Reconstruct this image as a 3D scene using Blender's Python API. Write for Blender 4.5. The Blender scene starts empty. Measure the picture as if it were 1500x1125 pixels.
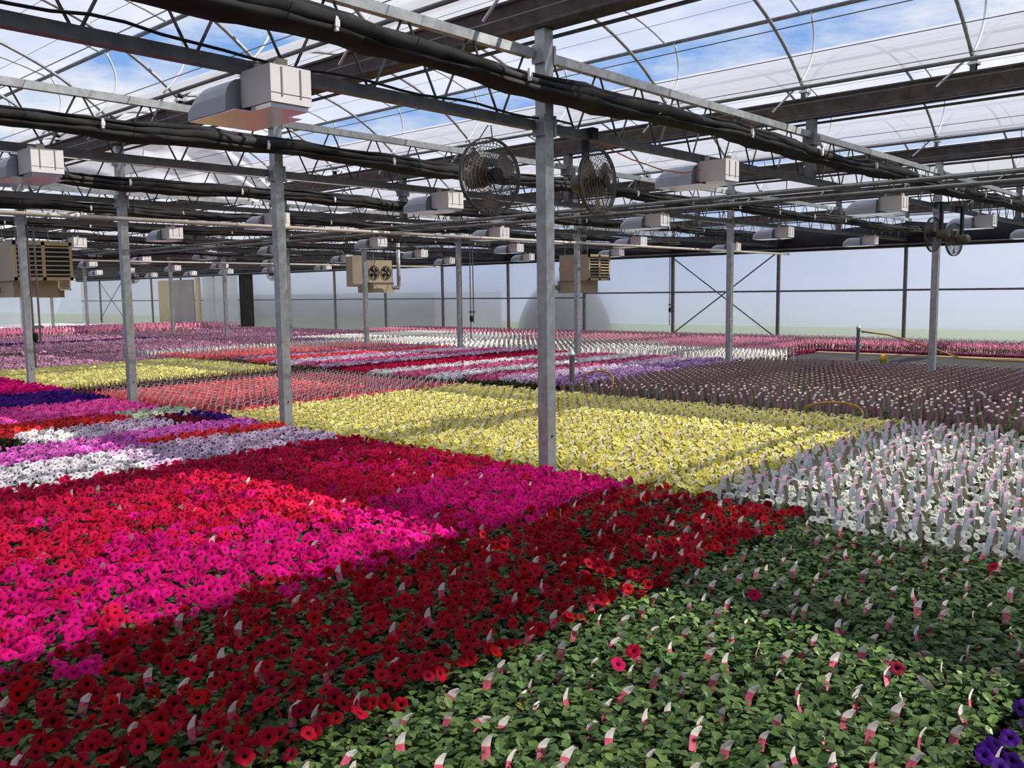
import bpy, math, random
import numpy as np
from mathutils import Matrix, Vector

random.seed(7)
rng = np.random.default_rng(7)
sc = bpy.context.scene
COL = sc.collection
PI = math.pi

# ------------------------------------------------------------------ camera
YAW, PIT, ROL, FPX = math.radians(47.715), math.radians(-5.953), math.radians(-0.7232), 1288.6
CAMZ = 1.70
fw = np.array([math.cos(PIT) * math.sin(YAW), math.cos(PIT) * math.cos(YAW), math.sin(PIT)])
rt = np.array([math.cos(YAW), -math.sin(YAW), 0.0])
up = np.cross(rt, fw)
c_, s_ = math.cos(ROL), math.sin(ROL)
RT, UP = c_ * rt + s_ * up, -s_ * rt + c_ * up
cam_d = bpy.data.cameras.new('camera')
cam_d.sensor_width = 36.0
cam_d.lens = 36.0 * FPX / 1500.0
cam_d.clip_end = 500
cam = bpy.data.objects.new('camera', cam_d)
COL.objects.link(cam)
m4 = Matrix.Identity(4)
for i in range(3):
    m4[i][0], m4[i][1], m4[i][2] = RT[i], UP[i], -fw[i]
m4[2][3] = CAMZ
cam.matrix_world = m4
sc.camera = cam


def proj(x, y, z):
    q = np.array([x, y, z - CAMZ])
    d = float(q @ fw)
    if d < 0.05:
        return None
    return 750 + FPX * float(q @ RT) / d, 562.5 - FPX * float(q @ UP) / d, d


def in_frame(x, y, z, mx=20, my=20):
    p = proj(x, y, z)
    return p is not None and -mx < p[0] < 1500 + mx and -my < p[1] < 1125 + my


# ------------------------------------------------------------------ materials
def lin(c):
    return tuple(((v / 255.0 + 0.055) / 1.055) ** 2.4 if v / 255.0 > 0.04045 else v / 255.0 / 12.92 for v in c)


def new_mat(name):
    m = bpy.data.materials.new(name)
    m.use_nodes = True
    nt = m.node_tree
    for n in list(nt.nodes):
        nt.nodes.remove(n)
    out = nt.nodes.new('ShaderNodeOutputMaterial')
    return m, nt, out


def N(nt, t, **kw):
    n = nt.nodes.new(t)
    for k, v in kw.items():
        setattr(n, k, v)
    return n


def solid(name, c, rough=0.5, metal=0.0, var=0.12, scale=6.0, spec=0.4, bump=0.0):
    """Principled with a little mottled colour variation."""
    m, nt, out = new_mat(name)
    p = N(nt, 'ShaderNodeBsdfPrincipled')
    nt.links.new(p.outputs[0], out.inputs[0])
    c = lin(c)
    p.inputs['Roughness'].default_value = rough
    p.inputs['Metallic'].default_value = metal
    p.inputs['Specular IOR Level'].default_value = spec
    tc = N(nt, 'ShaderNodeTexCoord')
    no = N(nt, 'ShaderNodeTexNoise')
    no.inputs['Scale'].default_value = scale
    no.inputs['Detail'].default_value = 5
    nt.links.new(tc.outputs['Object'], no.inputs['Vector'])
    r = N(nt, 'ShaderNodeValToRGB')
    r.color_ramp.elements[0].position = 0.3
    r.color_ramp.elements[1].position = 0.7
    r.color_ramp.elements[0].color = (*[v * (1 - var) for v in c], 1)
    r.color_ramp.elements[1].color = (*[min(1, v * (1 + var)) for v in c], 1)
    nt.links.new(no.outputs['Fac'], r.inputs[0])
    nt.links.new(r.outputs[0], p.inputs['Base Color'])
    if bump:
        b = N(nt, 'ShaderNodeBump')
        b.inputs['Strength'].default_value = bump
        nt.links.new(no.outputs['Fac'], b.inputs['Height'])
        nt.links.new(b.outputs[0], p.inputs['Normal'])
    return m


def organic(name, c, c2=None, hue=0.02, val=0.25, trans=0.3, rough=0.55, spec=0.25):
    """Leaf / petal: random colour per island and per object, some light passing through."""
    m, nt, out = new_mat(name)
    c2 = c2 or c
    geo = N(nt, 'ShaderNodeNewGeometry')
    oi = N(nt, 'ShaderNodeObjectInfo')
    add = N(nt, 'ShaderNodeMath', operation='ADD')
    nt.links.new(geo.outputs['Random Per Island'], add.inputs[0])
    nt.links.new(oi.outputs['Random'], add.inputs[1])
    fr = N(nt, 'ShaderNodeMath', operation='FRACT')
    nt.links.new(add.outputs[0], fr.inputs[0])
    mix = N(nt, 'ShaderNodeMix', data_type='RGBA')
    mix.inputs[6].default_value = (*lin(c), 1)
    mix.inputs[7].default_value = (*lin(c2), 1)
    nt.links.new(fr.outputs[0], mix.inputs[0])
    hsv = N(nt, 'ShaderNodeHueSaturation')
    nt.links.new(mix.outputs[2], hsv.inputs['Color'])
    mul = N(nt, 'ShaderNodeMath', operation='MULTIPLY')
    mul.inputs[1].default_value = 7.31
    nt.links.new(fr.outputs[0], mul.inputs[0])
    fr2 = N(nt, 'ShaderNodeMath', operation='FRACT')
    nt.links.new(mul.outputs[0], fr2.inputs[0])
    mr = N(nt, 'ShaderNodeMapRange')
    mr.inputs[3].default_value = 0.5 - hue
    mr.inputs[4].default_value = 0.5 + hue
    nt.links.new(fr2.outputs[0], mr.inputs[0])
    nt.links.new(mr.outputs[0], hsv.inputs['Hue'])
    mr2 = N(nt, 'ShaderNodeMapRange')
    mr2.inputs[3].default_value = 1 - val
    mr2.inputs[4].default_value = 1 + val
    nt.links.new(fr.outputs[0], mr2.inputs[0])
    nt.links.new(mr2.outputs[0], hsv.inputs['Value'])
    p = N(nt, 'ShaderNodeBsdfPrincipled')
    p.inputs['Roughness'].default_value = rough
    p.inputs['Specular IOR Level'].default_value = spec
    nt.links.new(hsv.outputs[0], p.inputs['Base Color'])
    t = N(nt, 'ShaderNodeBsdfTranslucent')
    nt.links.new(hsv.outputs[0], t.inputs['Color'])
    ms = N(nt, 'ShaderNodeMixShader')
    ms.inputs[0].default_value = trans
    nt.links.new(p.outputs[0], ms.inputs[1])
    nt.links.new(t.outputs[0], ms.inputs[2])
    nt.links.new(ms.outputs[0], out.inputs[0])
    return m


def film(name, clear=0.42, tint=(0.95, 0.95, 0.96), streak=(0.35, 0.35, 6.0), amp=0.12, bump=0.3, trans=(0.86, 0.86, 0.87), refl=0.4, blur=0.0):
    """Greenhouse polythene: part clear (less so at a slant), part milky."""
    m, nt, out = new_mat(name)
    tr = N(nt, 'ShaderNodeBsdfTransparent')
    tr.inputs[0].default_value = (*tint, 1)
    tl = N(nt, 'ShaderNodeBsdfTranslucent')
    tl.inputs[0].default_value = (*trans, 1)
    gl = N(nt, 'ShaderNodeBsdfDiffuse')
    gl.inputs[0].default_value = (0.84, 0.84, 0.86, 1)
    tc = N(nt, 'ShaderNodeTexCoord')
    mp = N(nt, 'ShaderNodeMapping')
    mp.inputs['Scale'].default_value = streak
    nt.links.new(tc.outputs['Object'], mp.inputs[0])
    no = N(nt, 'ShaderNodeTexNoise')
    no.inputs['Scale'].default_value = 1.0
    no.inputs['Detail'].default_value = 6
    no.inputs['Distortion'].default_value = 0.6
    nt.links.new(mp.outputs[0], no.inputs['Vector'])
    mr = N(nt, 'ShaderNodeMapRange')
    mr.inputs[1].default_value = 0.3
    mr.inputs[2].default_value = 0.7
    mr.inputs[3].default_value = clear + amp
    mr.inputs[4].default_value = clear - amp
    nt.links.new(no.outputs['Fac'], mr.inputs[0])
    lw = N(nt, 'ShaderNodeLayerWeight')
    lw.inputs[0].default_value = 0.5
    inv = N(nt, 'ShaderNodeMath', operation='SUBTRACT')
    inv.inputs[0].default_value = 1.0
    nt.links.new(lw.outputs['Facing'], inv.inputs[1])
    pw = N(nt, 'ShaderNodeMath', operation='POWER')
    pw.inputs[1].default_value = 0.45
    nt.links.new(inv.outputs[0], pw.inputs[0])
    ml = N(nt, 'ShaderNodeMath', operation='MULTIPLY')
    nt.links.new(mr.outputs[0], ml.inputs[0])
    nt.links.new(pw.outputs[0], ml.inputs[1])
    bp = N(nt, 'ShaderNodeBump')
    bp.inputs['Strength'].default_value = bump
    bp.inputs['Distance'].default_value = 0.05
    nt.links.new(no.outputs['Fac'], bp.inputs['Height'])
    nt.links.new(bp.outputs[0], tl.inputs['Normal'])
    m1 = N(nt, 'ShaderNodeMixShader')
    m1.inputs[0].default_value = refl
    nt.links.new(tl.outputs[0], m1.inputs[1])
    nt.links.new(gl.outputs[0], m1.inputs[2])
    milky = m1
    if blur:
        rf = N(nt, 'ShaderNodeBsdfRefraction')
        rf.inputs['Color'].default_value = (*tint, 1)
        rf.inputs['Roughness'].default_value = 0.9
        rf.inputs['IOR'].default_value = 1.12
        m3 = N(nt, 'ShaderNodeMixShader')
        m3.inputs[0].default_value = blur
        nt.links.new(m1.outputs[0], m3.inputs[1])
        nt.links.new(rf.outputs[0], m3.inputs[2])
        milky = m3
    m2 = N(nt, 'ShaderNodeMixShader')
    nt.links.new(ml.outputs[0], m2.inputs[0])
    nt.links.new(milky.outputs[0], m2.inputs[1])
    nt.links.new(tr.outputs[0], m2.inputs[2])
    nt.links.new(m2.outputs[0], out.inputs[0])
    return m


M = {}
M['galv'] = solid('galvanised_steel', (168, 170, 168), 0.5, 0.35, 0.22, 14)
M['galv_dark'] = solid('weathered_steel', (112, 112, 110), 0.55, 0.35, 0.25, 9)
M['rusty'] = solid('rusty_beam', (92, 86, 82), 0.65, 0.2, 0.35, 7)
M['web'] = solid('web_steel', (70, 72, 74), 0.5, 0.4, 0.15, 9)
M['curtain'] = solid('dark_curtain', (48, 47, 45), 0.8, 0, 0.45, 5, 0.2, 0.4)
M['navy'] = solid('navy_curtain', (30, 30, 38), 0.6, 0, 0.45, 3, 0.3, 0.3)
M['white_box'] = solid('white_enamel', (238, 234, 230), 0.4, 0, 0.03, 5)
M['groove'] = solid('grey_groove', (150, 145, 142), 0.6, 0, 0.05, 5)
M['alu'] = solid('aluminium', (158, 162, 168), 0.42, 0.7, 0.06, 4)
M['mirror'] = solid('bright_reflector', (226, 224, 224), 0.16, 1.0, 0.03, 4)
M['cream'] = solid('cream_bracket', (214, 202, 170), 0.5, 0, 0.05, 5)
M['tan'] = solid('tan_enamel', (196, 176, 138), 0.45, 0, 0.05, 3)
M['tan_side'] = solid('tan_sheet', (176, 160, 134), 0.5, 0, 0.05, 3)
M['black'] = solid('black_metal', (26, 26, 27), 0.5, 0.2, 0.2, 8)
M['fan_wire'] = solid('fan_wire', (96, 94, 88), 0.45, 0.6, 0.1, 8)
M['blade'] = solid('dusty_blade', (150, 138, 122), 0.6, 0.2, 0.15, 9)
M['motor'] = solid('dusty_motor', (110, 104, 84), 0.6, 0.1, 0.2, 9)
M['floor'] = solid('dark_ground_cloth', (84, 82, 80), 0.9, 0, 0.25, 2.0, 0.2)
M['concrete'] = solid('pale_concrete', (234, 226, 220), 0.85, 0, 0.08, 1.2, 0.2)
M['kerb'] = solid('kerb_concrete', (196, 176, 150), 0.85, 0, 0.1, 2, 0.2)
M['pvc'] = solid('beige_pipe', (206, 196, 180), 0.4, 0, 0.06, 3)
M['hose'] = solid('ochre_hose', (186, 140, 62), 0.5, 0, 0.1, 6)
M['yellow'] = solid('yellow_plastic', (232, 190, 40), 0.5, 0, 0.05, 6)
M['orange'] = solid('orange_cord', (206, 104, 50), 0.5, 0, 0.05, 6)
M['wire'] = solid('roof_wire_steel', (120, 122, 128), 0.4, 0.5, 0.05, 6)
M['shiny'] = solid('zinc_bracket', (214, 216, 216), 0.35, 0.5, 0.05, 6)
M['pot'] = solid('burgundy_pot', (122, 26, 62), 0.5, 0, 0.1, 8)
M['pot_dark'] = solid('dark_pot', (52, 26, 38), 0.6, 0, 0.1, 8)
M['film'] = film('double_roof_polythene', 0.30, refl=0.55)
M['film_vent'] = film('single_vent_polythene', 0.60, amp=0.1, refl=0.5)
M['film_wall'] = film('wall_polythene', 0.20, (0.72, 0.76, 0.88), (0.15, 0.15, 0.5), 0.1, 0.25, (0.66, 0.69, 0.78), 0.35, 0.7)
M['film_gable'] = film('wrinkled_polythene', 0.1, (0.93, 0.93, 0.95), (1.6, 0.6, 2.4), 0.06, 0.9, refl=0.75)
M['film_green'] = film('greenish_sheet', 0.3, (0.86, 0.95, 0.9), (1.5, 0.4, 0.8), 0.1, 0.4, (0.8, 0.88, 0.82))
M['grass'] = solid('grass', (132, 140, 66), 0.9, 0, 0.3, 0.3, 0.1)
M['field'] = solid('pale_field', (176, 178, 186), 0.9, 0, 0.1, 0.05, 0.1)
M['shed'] = solid('grey_cladding', (116, 116, 122), 0.8, 0, 0.1, 1, 0.1)
M['soil'] = solid('dark_soil', (86, 80, 84), 0.9, 0, 0.2, 1, 0.1)
M['panel'] = solid('beige_panel', (190, 178, 140), 0.6, 0, 0.05, 2)
M['panel_grey'] = solid('grey_panel', (150, 148, 142), 0.6, 0, 0.08, 2)

# plants
M['leaf'] = organic('petunia_leaf', (60, 84, 38), (94, 116, 56), 0.015, 0.25, 0.25, 0.45, 0.35)
M['leaf_bright'] = organic('fresh_leaf', (62, 90, 42), (108, 134, 70), 0.015, 0.25, 0.25, 0.42, 0.4)
M['leaf_pale'] = organic('pale_leaf', (146, 156, 66), (186, 188, 100), 0.015, 0.2, 0.3)
M['leaf_grey'] = organic('silvery_leaf', (128, 148, 126), (164, 178, 160), 0.01, 0.15, 0.2)
M['stem'] = organic('stem', (84, 100, 50), None, 0.01, 0.2, 0.0)
PET = {
    'crimson': ((150, 2, 24), (176, 8, 34), (34, 2, 12)),
    'magenta': ((222, 6, 106), (234, 16, 140), (96, 0, 70)),
    'red': ((210, 8, 54), (226, 24, 84), (66, 2, 22)),
    'cherry': ((184, 6, 54), (206, 18, 82), (74, 2, 34)),
    'white': ((240, 236, 232), (248, 240, 244), (120, 90, 120)),
    'lavender': ((206, 172, 206), (236, 214, 230), (92, 44, 96)),
    'violet': ((224, 92, 196), (238, 130, 210), (128, 16, 110)),
    'scarlet': ((220, 40, 36), (230, 60, 60), (90, 8, 10)),
    'pink': ((240, 66, 164), (248, 104, 184), (150, 16, 90)),
    'indigo': ((50, 12, 104), (74, 20, 130), (16, 2, 40)),
    'maroon': ((104, 8, 38), (128, 14, 52), (30, 2, 10)),
    'pale_green': ((214, 226, 190), (232, 238, 214), (130, 150, 90)),
    'yellow': ((236, 224, 98), (248, 242, 156), (208, 170, 40)),
    'cream_white': ((240, 240, 226), (250, 248, 240), (196, 200, 120)),
    'coral': ((226, 66, 72), (240, 104, 104), (120, 16, 24)),
    'mauve': ((190, 130, 164), (214, 160, 186), (112, 60, 90)),
    'rose': ((196, 74, 122), (222, 124, 160), (110, 24, 70)),
    'purple': ((150, 108, 162), (186, 150, 196), (70, 36, 90)),
}
for k, (a, b, t) in PET.items():
    M['petal_' + k] = organic('petal_' + k, a, b, 0.005, 0.16, 0.3, 0.6, 0.12)
    M['throat_' + k] = organic('throat_' + k, t, None, 0.01, 0.15, 0.1, 0.6, 0.1)
M['tag_white'] = solid('tag_white', (242, 230, 220), 0.45, 0, 0.04, 30)
M['tag_pink'] = solid('tag_pink', (222, 96, 122), 0.45, 0, 0.3, 60)
M['strap_white'] = solid('strap_white', (236, 232, 226), 0.5, 0, 0.06, 40)
M['strap_print'] = solid('strap_print', (212, 214, 216), 0.5, 0, 0.22, 120)
M['strap_pink'] = solid('strap_pink', (234, 170, 192), 0.5, 0, 0.4, 60)
M['strap_tan'] = solid('strap_tan', (196, 186, 164), 0.6, 0, 0.08, 40)
M['strap_maroon'] = solid('strap_maroon', (144, 102, 108), 0.5, 0, 0.2, 60)
M['strap_rose'] = solid('strap_rose', (206, 112, 146), 0.5, 0, 0.2, 60)
M['strap_blush'] = solid('strap_blush', (250, 232, 230), 0.5, 0, 0.1, 60)


# ------------------------------------------------------------------ mesh helpers
class Tmpl:
    """A mesh template in plain arrays."""

    def __init__(s):
        s.V, s.F, s.A = [], [], []
        s.n = 0

    def add(s, verts, faces, mat=0):
        o = s.n
        s.V.extend([tuple(v) for v in verts])
        s.n += len(verts)
        for f in faces:
            s.F.append(tuple(i + o for i in f))
            s.A.append(mat)

    def box(s, lo, hi, mat=0, rz=0.0, c=None):
        x0, y0, z0 = lo
        x1, y1, z1 = hi
        v = [(x0, y0, z0), (x1, y0, z0), (x1, y1, z0), (x0, y1, z0), (x0, y0, z1), (x1, y0, z1), (x1, y1, z1), (x0, y1, z1)]
        if rz:
            cx, cy = c if c else ((x0 + x1) / 2, (y0 + y1) / 2)
            v = [(cx + (x - cx) * math.cos(rz) - (y - cy) * math.sin(rz), cy + (x - cx) * math.sin(rz) + (y - cy) * math.cos(rz), z) for x, y, z in v]
        s.add(v, [(0, 3, 2, 1), (4, 5, 6, 7), (0, 1, 5, 4), (1, 2, 6, 5), (2, 3, 7, 6), (3, 0, 4, 7)], mat)

    def tube(s, pts, r, n=8, mat=0, closed=False, caps=True):
        P = [Vector(p) for p in pts]
        k = len(P)
        rad = r if isinstance(r, (list, tuple)) else [r] * k
        V, F = [], []
        nrm = None
        for i in range(k):
            if closed:
                t = P[(i + 1) % k] - P[i - 1]
            else:
                t = P[min(i + 1, k - 1)] - P[max(i - 1, 0)]
            if t.length < 1e-9:
                t = Vector((0, 0, 1))
            t.normalize()
            if nrm is None:
                nrm = t.orthogonal().normalized()
            else:
                nrm = nrm - t * nrm.dot(t)
                nrm = nrm.normalized() if nrm.length > 1e-6 else t.orthogonal().normalized()
            b = t.cross(nrm)
            for j in range(n):
                a = 2 * PI * j / n
                V.append(P[i] + (nrm * math.cos(a) + b * math.sin(a)) * rad[i])
        for i in range(k if closed else k - 1):
            i2 = (i + 1) % k
            for j in range(n):
                j2 = (j + 1) % n
                F.append((i * n + j, i * n + j2, i2 * n + j2, i2 * n + j))
        if caps and not closed:
            F.append(tuple(range(n - 1, -1, -1)))
            F.append(tuple((k - 1) * n + j for j in range(n)))
        s.add(V, F, mat)

    def lathe(s, prof, n=20, mat=0, axis=None, c=(0, 0, 0)):
        """profile of (radius, height) turned about an axis through c."""
        ax = Vector(axis or (0, 0, 1)).normalized()
        e1 = ax.orthogonal().normalized()
        e2 = ax.cross(e1)
        c = Vector(c)
        V, F = [], []
        for r, h in prof:
            for j in range(n):
                a = 2 * PI * j / n
                V.append(c + ax * h + (e1 * math.cos(a) + e2 * math.sin(a)) * r)
        for i in range(len(prof) - 1):
            for j in range(n):
                j2 = (j + 1) % n
                F.append((i * n + j, i * n + j2, (i + 1) * n + j2, (i + 1) * n + j))
        F.append(tuple(range(n - 1, -1, -1)))
        F.append(tuple((len(prof) - 1) * n + j for j in range(n)))
        s.add(V, F, mat)

    def grid(s, P, mat=0):
        """P: rows of points."""
        h, w = len(P), len(P[0])
        s.add([p for row in P for p in row], [(i * w + j, i * w + j + 1, (i + 1) * w + j + 1, (i + 1) * w + j) for i in range(h - 1) for j in range(w - 1)], mat)

    def put(s, o, mtx=None, matoff=None):
        """append another template under a matrix."""
        a = np.array(o.V)
        if mtx is not None:
            mm = np.array(mtx)
            a = a @ mm[:3, :3].T + mm[:3, 3]
        k = s.n
        s.V.extend(map(tuple, a))
        s.n += len(a)
        s.F.extend(tuple(i + k for i in f) for f in o.F)
        s.A.extend(o.A if matoff is None else [x + matoff for x in o.A])

    def mesh(s, name, mats, smooth=False):
        me = bpy.data.meshes.new(name)
        me.from_pydata(s.V, [], s.F)
        for m in mats:
            me.materials.append(m)
        if max(s.A, default=0):
            me.polygons.foreach_set('material_index', s.A)
        if smooth:
            me.polygons.foreach_set('use_smooth', [True] * len(me.polygons))
        me.update()
        return me

    def arrays(s):
        lt = np.array([len(f) for f in s.F])
        lv = np.array([i for f in s.F for i in f])
        return np.array(s.V, dtype=np.float64), lv, lt, np.array(s.A)


def mass(name, parts, mats, smooth=False):
    """One mesh out of many placed templates. parts: (arrays, x, y, z, rot, scale)."""
    Vs, Ls, Ts, As = [], [], [], []
    o = 0
    for (V, lv, lt, A), x, y, z, r, sc_ in parts:
        c, s = math.cos(r) * sc_, math.sin(r) * sc_
        W = np.empty_like(V)
        W[:, 0] = V[:, 0] * c - V[:, 1] * s + x
        W[:, 1] = V[:, 0] * s + V[:, 1] * c + y
        W[:, 2] = V[:, 2] * sc_ + z
        Vs.append(W)
        Ls.append(lv + o)
        Ts.append(lt)
        As.append(A)
        o += len(V)
    V, L, T, A = np.concatenate(Vs), np.concatenate(Ls), np.concatenate(Ts), np.concatenate(As)
    me = bpy.data.meshes.new(name)
    me.vertices.add(len(V))
    me.vertices.foreach_set('co', V.ravel())
    me.loops.add(len(L))
    me.loops.foreach_set('vertex_index', L.astype(np.int32))
    me.polygons.add(len(T))
    st = np.concatenate([[0], np.cumsum(T)[:-1]]).astype(np.int32)
    me.polygons.foreach_set('loop_start', st)
    me.polygons.foreach_set('loop_total', T.astype(np.int32))
    me.polygons.foreach_set('material_index', A.astype(np.int32))
    for m in mats:
        me.materials.append(m)
    me.update(calc_edges=True)
    me.validate()
    return me


def link(name, data, parent=None, loc=None, rz=0.0):
    o = bpy.data.objects.new(name, data)
    COL.objects.link(o)
    if parent is not None:
        o.parent = parent
    if loc is not None:
        o.location = loc
    if rz:
        o.rotation_euler = (0, 0, rz)
    return o


def tag(o, label, cat, group=None, kind=None):
    if label:
        o['label'] = label
    if cat:
        o['category'] = cat
    if group:
        o['group'] = group
    if kind:
        o['kind'] = kind
    return o


def thing(name, label, cat, loc=(0, 0, 0), rz=0.0, group=None):
    return tag(link(name, None, None, loc, rz), label, cat, group)


def part(name, t, mats, parent, smooth=False):
    mats = mats if isinstance(mats, (list, tuple)) else [mats]
    return link(name, t.mesh(name, mats, smooth), parent)


def one(name, t, mats, label, cat, group=None, smooth=False, loc=None):
    mats = mats if isinstance(mats, (list, tuple)) else [mats]
    return tag(link(name, t.mesh(name, mats, smooth), None, loc), label, cat, group)


def struct(name, t, mats, label=None, cat=None, smooth=False):
    mats = mats if isinstance(mats, (list, tuple)) else [mats]
    return tag(link(name, t.mesh(name, mats, smooth)), label, cat, None, 'structure')


def copy_tree(o, loc, rz=None, label=None, group=None):
    r = o.copy()
    COL.objects.link(r)
    r.location = loc
    if rz is not None:
        r.rotation_euler = (0, 0, rz)
    if label:
        r['label'] = label
    if group:
        r['group'] = group
    for ch in list(o.children):
        c = ch.copy()
        COL.objects.link(c)
        c.parent = r
        for g in list(ch.children):
            d = g.copy()
            COL.objects.link(d)
            d.parent = c
    return r


ORD = ['nearest', 'second', 'third', 'fourth', 'fifth', 'sixth', 'seventh', 'eighth', 'ninth', 'tenth', 'eleventh', 'twelfth', 'thirteenth', 'fourteenth', 'fifteenth', 'sixteenth', 'seventeenth', 'eighteenth']

# ------------------------------------------------------------------ layout numbers
SP = 3.70          # post spacing along the gutters
Y0 = 4.55          # first post line
BAY = 5.0
GX = [-4.64, 0.36, 5.36, 10.36, 15.36, 20.36, 25.36]
XW = 25.36         # side wall
YE = 63.5          # end wall
YN = -6.0
KS = list(range(-1, 16))
YK = {k: Y0 + SP * k for k in KS}
Z_BC0, Z_BC1 = 2.945, 3.015
Z_TC0, Z_TC1 = 3.48, 3.55
Z_G0, Z_G1 = 3.70, 3.91
Z_E, RISE = 4.05, 0.95
RAD = (2.5 ** 2 + RISE ** 2) / (2 * RISE)


def arch_z(d):
    """height of the arch at distance d from the nearer gutter (0..2.5)"""
    u = 2.5 - d
    return Z_E + math.sqrt(RAD * RAD - u * u) - (RAD - RISE)


# ------------------------------------------------------------------ setting
t = Tmpl()
t.box((-9.64, YN, -0.1), (XW, YE, 0.0))
struct('floor', t, M['floor'], 'dark ground cloth floor of the greenhouse', 'floor')
t = Tmpl()
t.box((20.8, 28.6, 0.0), (25.2, YE - 0.1, 0.02))
t.box((6.0, 39.6, 0.0), (20.8, YE - 0.1, 0.02))
struct('trim_1', t, M['concrete'], 'pale sunlit concrete aisle along the far walls', 'aisle')
t = Tmpl()
t.box((22.35, 0.2, 0.0), (22.62, 9.6, 0.05))
struct('trim_2', t, M['kerb'], 'sandy concrete kerb strip in front of the far pink packs', 'kerb')


def sheet_y(prof, y0, y1, ny):
    t = Tmpl()
    t.grid([[(x, y0 + (y1 - y0) * j / ny, z) for j in range(ny + 1)] for x, z in prof])
    return t


# roof film: fixed half and raised vent half of every bay
vent_prof = {}
nroof = 0
for i in range(len(GX) - 1):
    gl, gr = GX[i], GX[i + 1]
    nroof += 1
    prof = [(gl + 2.5 * a / 10, arch_z(2.5 * a / 10) + 0.036) for a in range(11)]
    struct('ceiling_%d' % nroof, sheet_y(prof, YN, YE, 8), M['film'], 'milky polythene roof skin on the fixed half of an arched bay', 'roof film', True)
    ridge = (gl + 2.5, Z_E + RISE + 0.03)
    ang = math.radians(16.6)
    vp = []
    for a in range(11):
        d = 2.28 * a / 10
        x, z = d, arch_z(2.5 - d) - (Z_E + RISE)
        vp.append((ridge[0] + x * math.cos(ang) - z * math.sin(ang), ridge[1] + x * math.sin(ang) + z * math.cos(ang)))
    vent_prof[i] = vp
    nroof += 1
    struct('ceiling_%d' % nroof, sheet_y(vp, YN, YE, 8), M['film_vent'], 'raised polythene roof vent along one side of an arched bay', 'roof film', True)

# side wall film
t = Tmpl()
t.grid([[(XW + 0.06, YN + (YE - YN) * j / 60, z) for j in range(61)] for z in (0.0, 0.6, 1.2, 1.8, 2.4, 3.0, 3.7)])
struct('wall_right', t, M['film_wall'], 'milky polythene side wall beyond the pink flower packs', 'wall')
t = Tmpl()
t.grid([[(-9.6 + (XW + 9.66) * j / 40, YE, z) for j in range(41)] for z in (0.0, 1.0, 2.0, 3.0, 4.0, 5.2)])
struct('wall_far', t, M['film_wall'], 'polythene end wall at the far end of the bays', 'wall')
t = Tmpl()
t.grid([[(-9.6 + (XW + 9.66) * j / 40, YN, z) for j in range(41)] for z in (0.0, 2.0, 4.0, 5.2)])
struct('wall_near', t, M['film_wall'], 'polythene end wall behind the viewer', 'wall')
t = Tmpl()
t.grid([[(-9.6, YN + (YE - YN) * j / 40, z) for j in range(41)] for z in (0.0, 2.0, 4.0)])
struct('wall_left', t, M['film_wall'], 'polythene wall on the other long side', 'wall')
t = Tmpl()
t.grid([[(-9.64 + a, YN + (YE - YN) * j / 8, Z_E + 0.4) for j in range(9)] for a in (0, 2.5, 5.0)])
struct('ceiling_%d' % (nroof + 1), t, M['film'], 'polythene roof skin over the outermost bay', 'roof film')

# side wall steel: posts, rails, dark rolled curtain under the eave
nw = 0
for k in KS:
    y = YK[k] + 0.1
    t = Tmpl()
    t.box((XW - 0.1, y - 0.04, 0), (XW - 0.01, y + 0.04, Z_G0 + 0.1))
    one('wall_post', t, M['galv_dark'], 'grey steel wall post against the polythene side wall, %s along it' % ORD[k + 1], 'post', 'side wall posts')
t = Tmpl()
t.tube([(XW - 0.05, YN + 0.2, 1.63), (XW - 0.05, 19.4, 1.63)], 0.028, 8)
one('wall_rail', t, M['galv_dark'], 'horizontal mid-height steel rail along the near stretch of the side wall', 'rail')
t = Tmpl()
t.tube([(XW - 0.05, 19.4, 1.47), (XW - 0.05, YE - 0.2, 1.47)], 0.028, 8)
one('wall_rail', t, M['galv_dark'], 'lower horizontal steel rail along the far stretch of the side wall', 'rail')
t = Tmpl()
pts = []
for (yy) in np.linspace(YN + 0.2, YE - 0.3, 90):
    w = 0.02 * math.sin(yy * 1.7) + 0.015 * math.sin(yy * 4.1)
    pts.append((yy, w))
rows = []
for a in range(10):
    an = 2 * PI * a / 9
    rows.append([(XW - 0.28 + 0.12 * math.cos(an), yy, 3.09 + w + (0.32 + w) * math.sin(an)) for yy, w in pts])
t.grid(rows)
one('rolled_curtain', t, M['navy'], 'long dark navy curtain rolled up under the eave of the side wall', 'curtain', None, True)
t = Tmpl()
t.tube([(XW - 0.42, YN + 0.2, 2.86), (XW - 0.42, YE - 0.3, 2.86)], 0.022, 8)
one('curtain_pipe', t, M['galv_dark'], 'thin grey pipe running along the rolled navy curtain', 'pipe')


def xbrace(y0, y1, name, label):
    r = thing(name, label, 'brace', (XW - 0.14, y0, 0))
    for s in (0, 1):
        t = Tmpl()
        za, zb = (0.25, 2.75) if s == 0 else (2.75, 0.25)
        t.tube([(-0.05 * s, 0.05, za), (-0.05 * s, y1 - y0 - 0.05, zb)], 0.022, 8)
        part('brace_bar', t, M['galv_dark'], r)


xbrace(YK[2] + 0.1, YK[3] + 0.1, 'cross_brace', 'X-shaped steel cross brace on the side wall behind the second far post')
xbrace(YK[14], YK[15], 'cross_brace', 'X-shaped steel cross brace in the far corner of the side wall')

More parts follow.
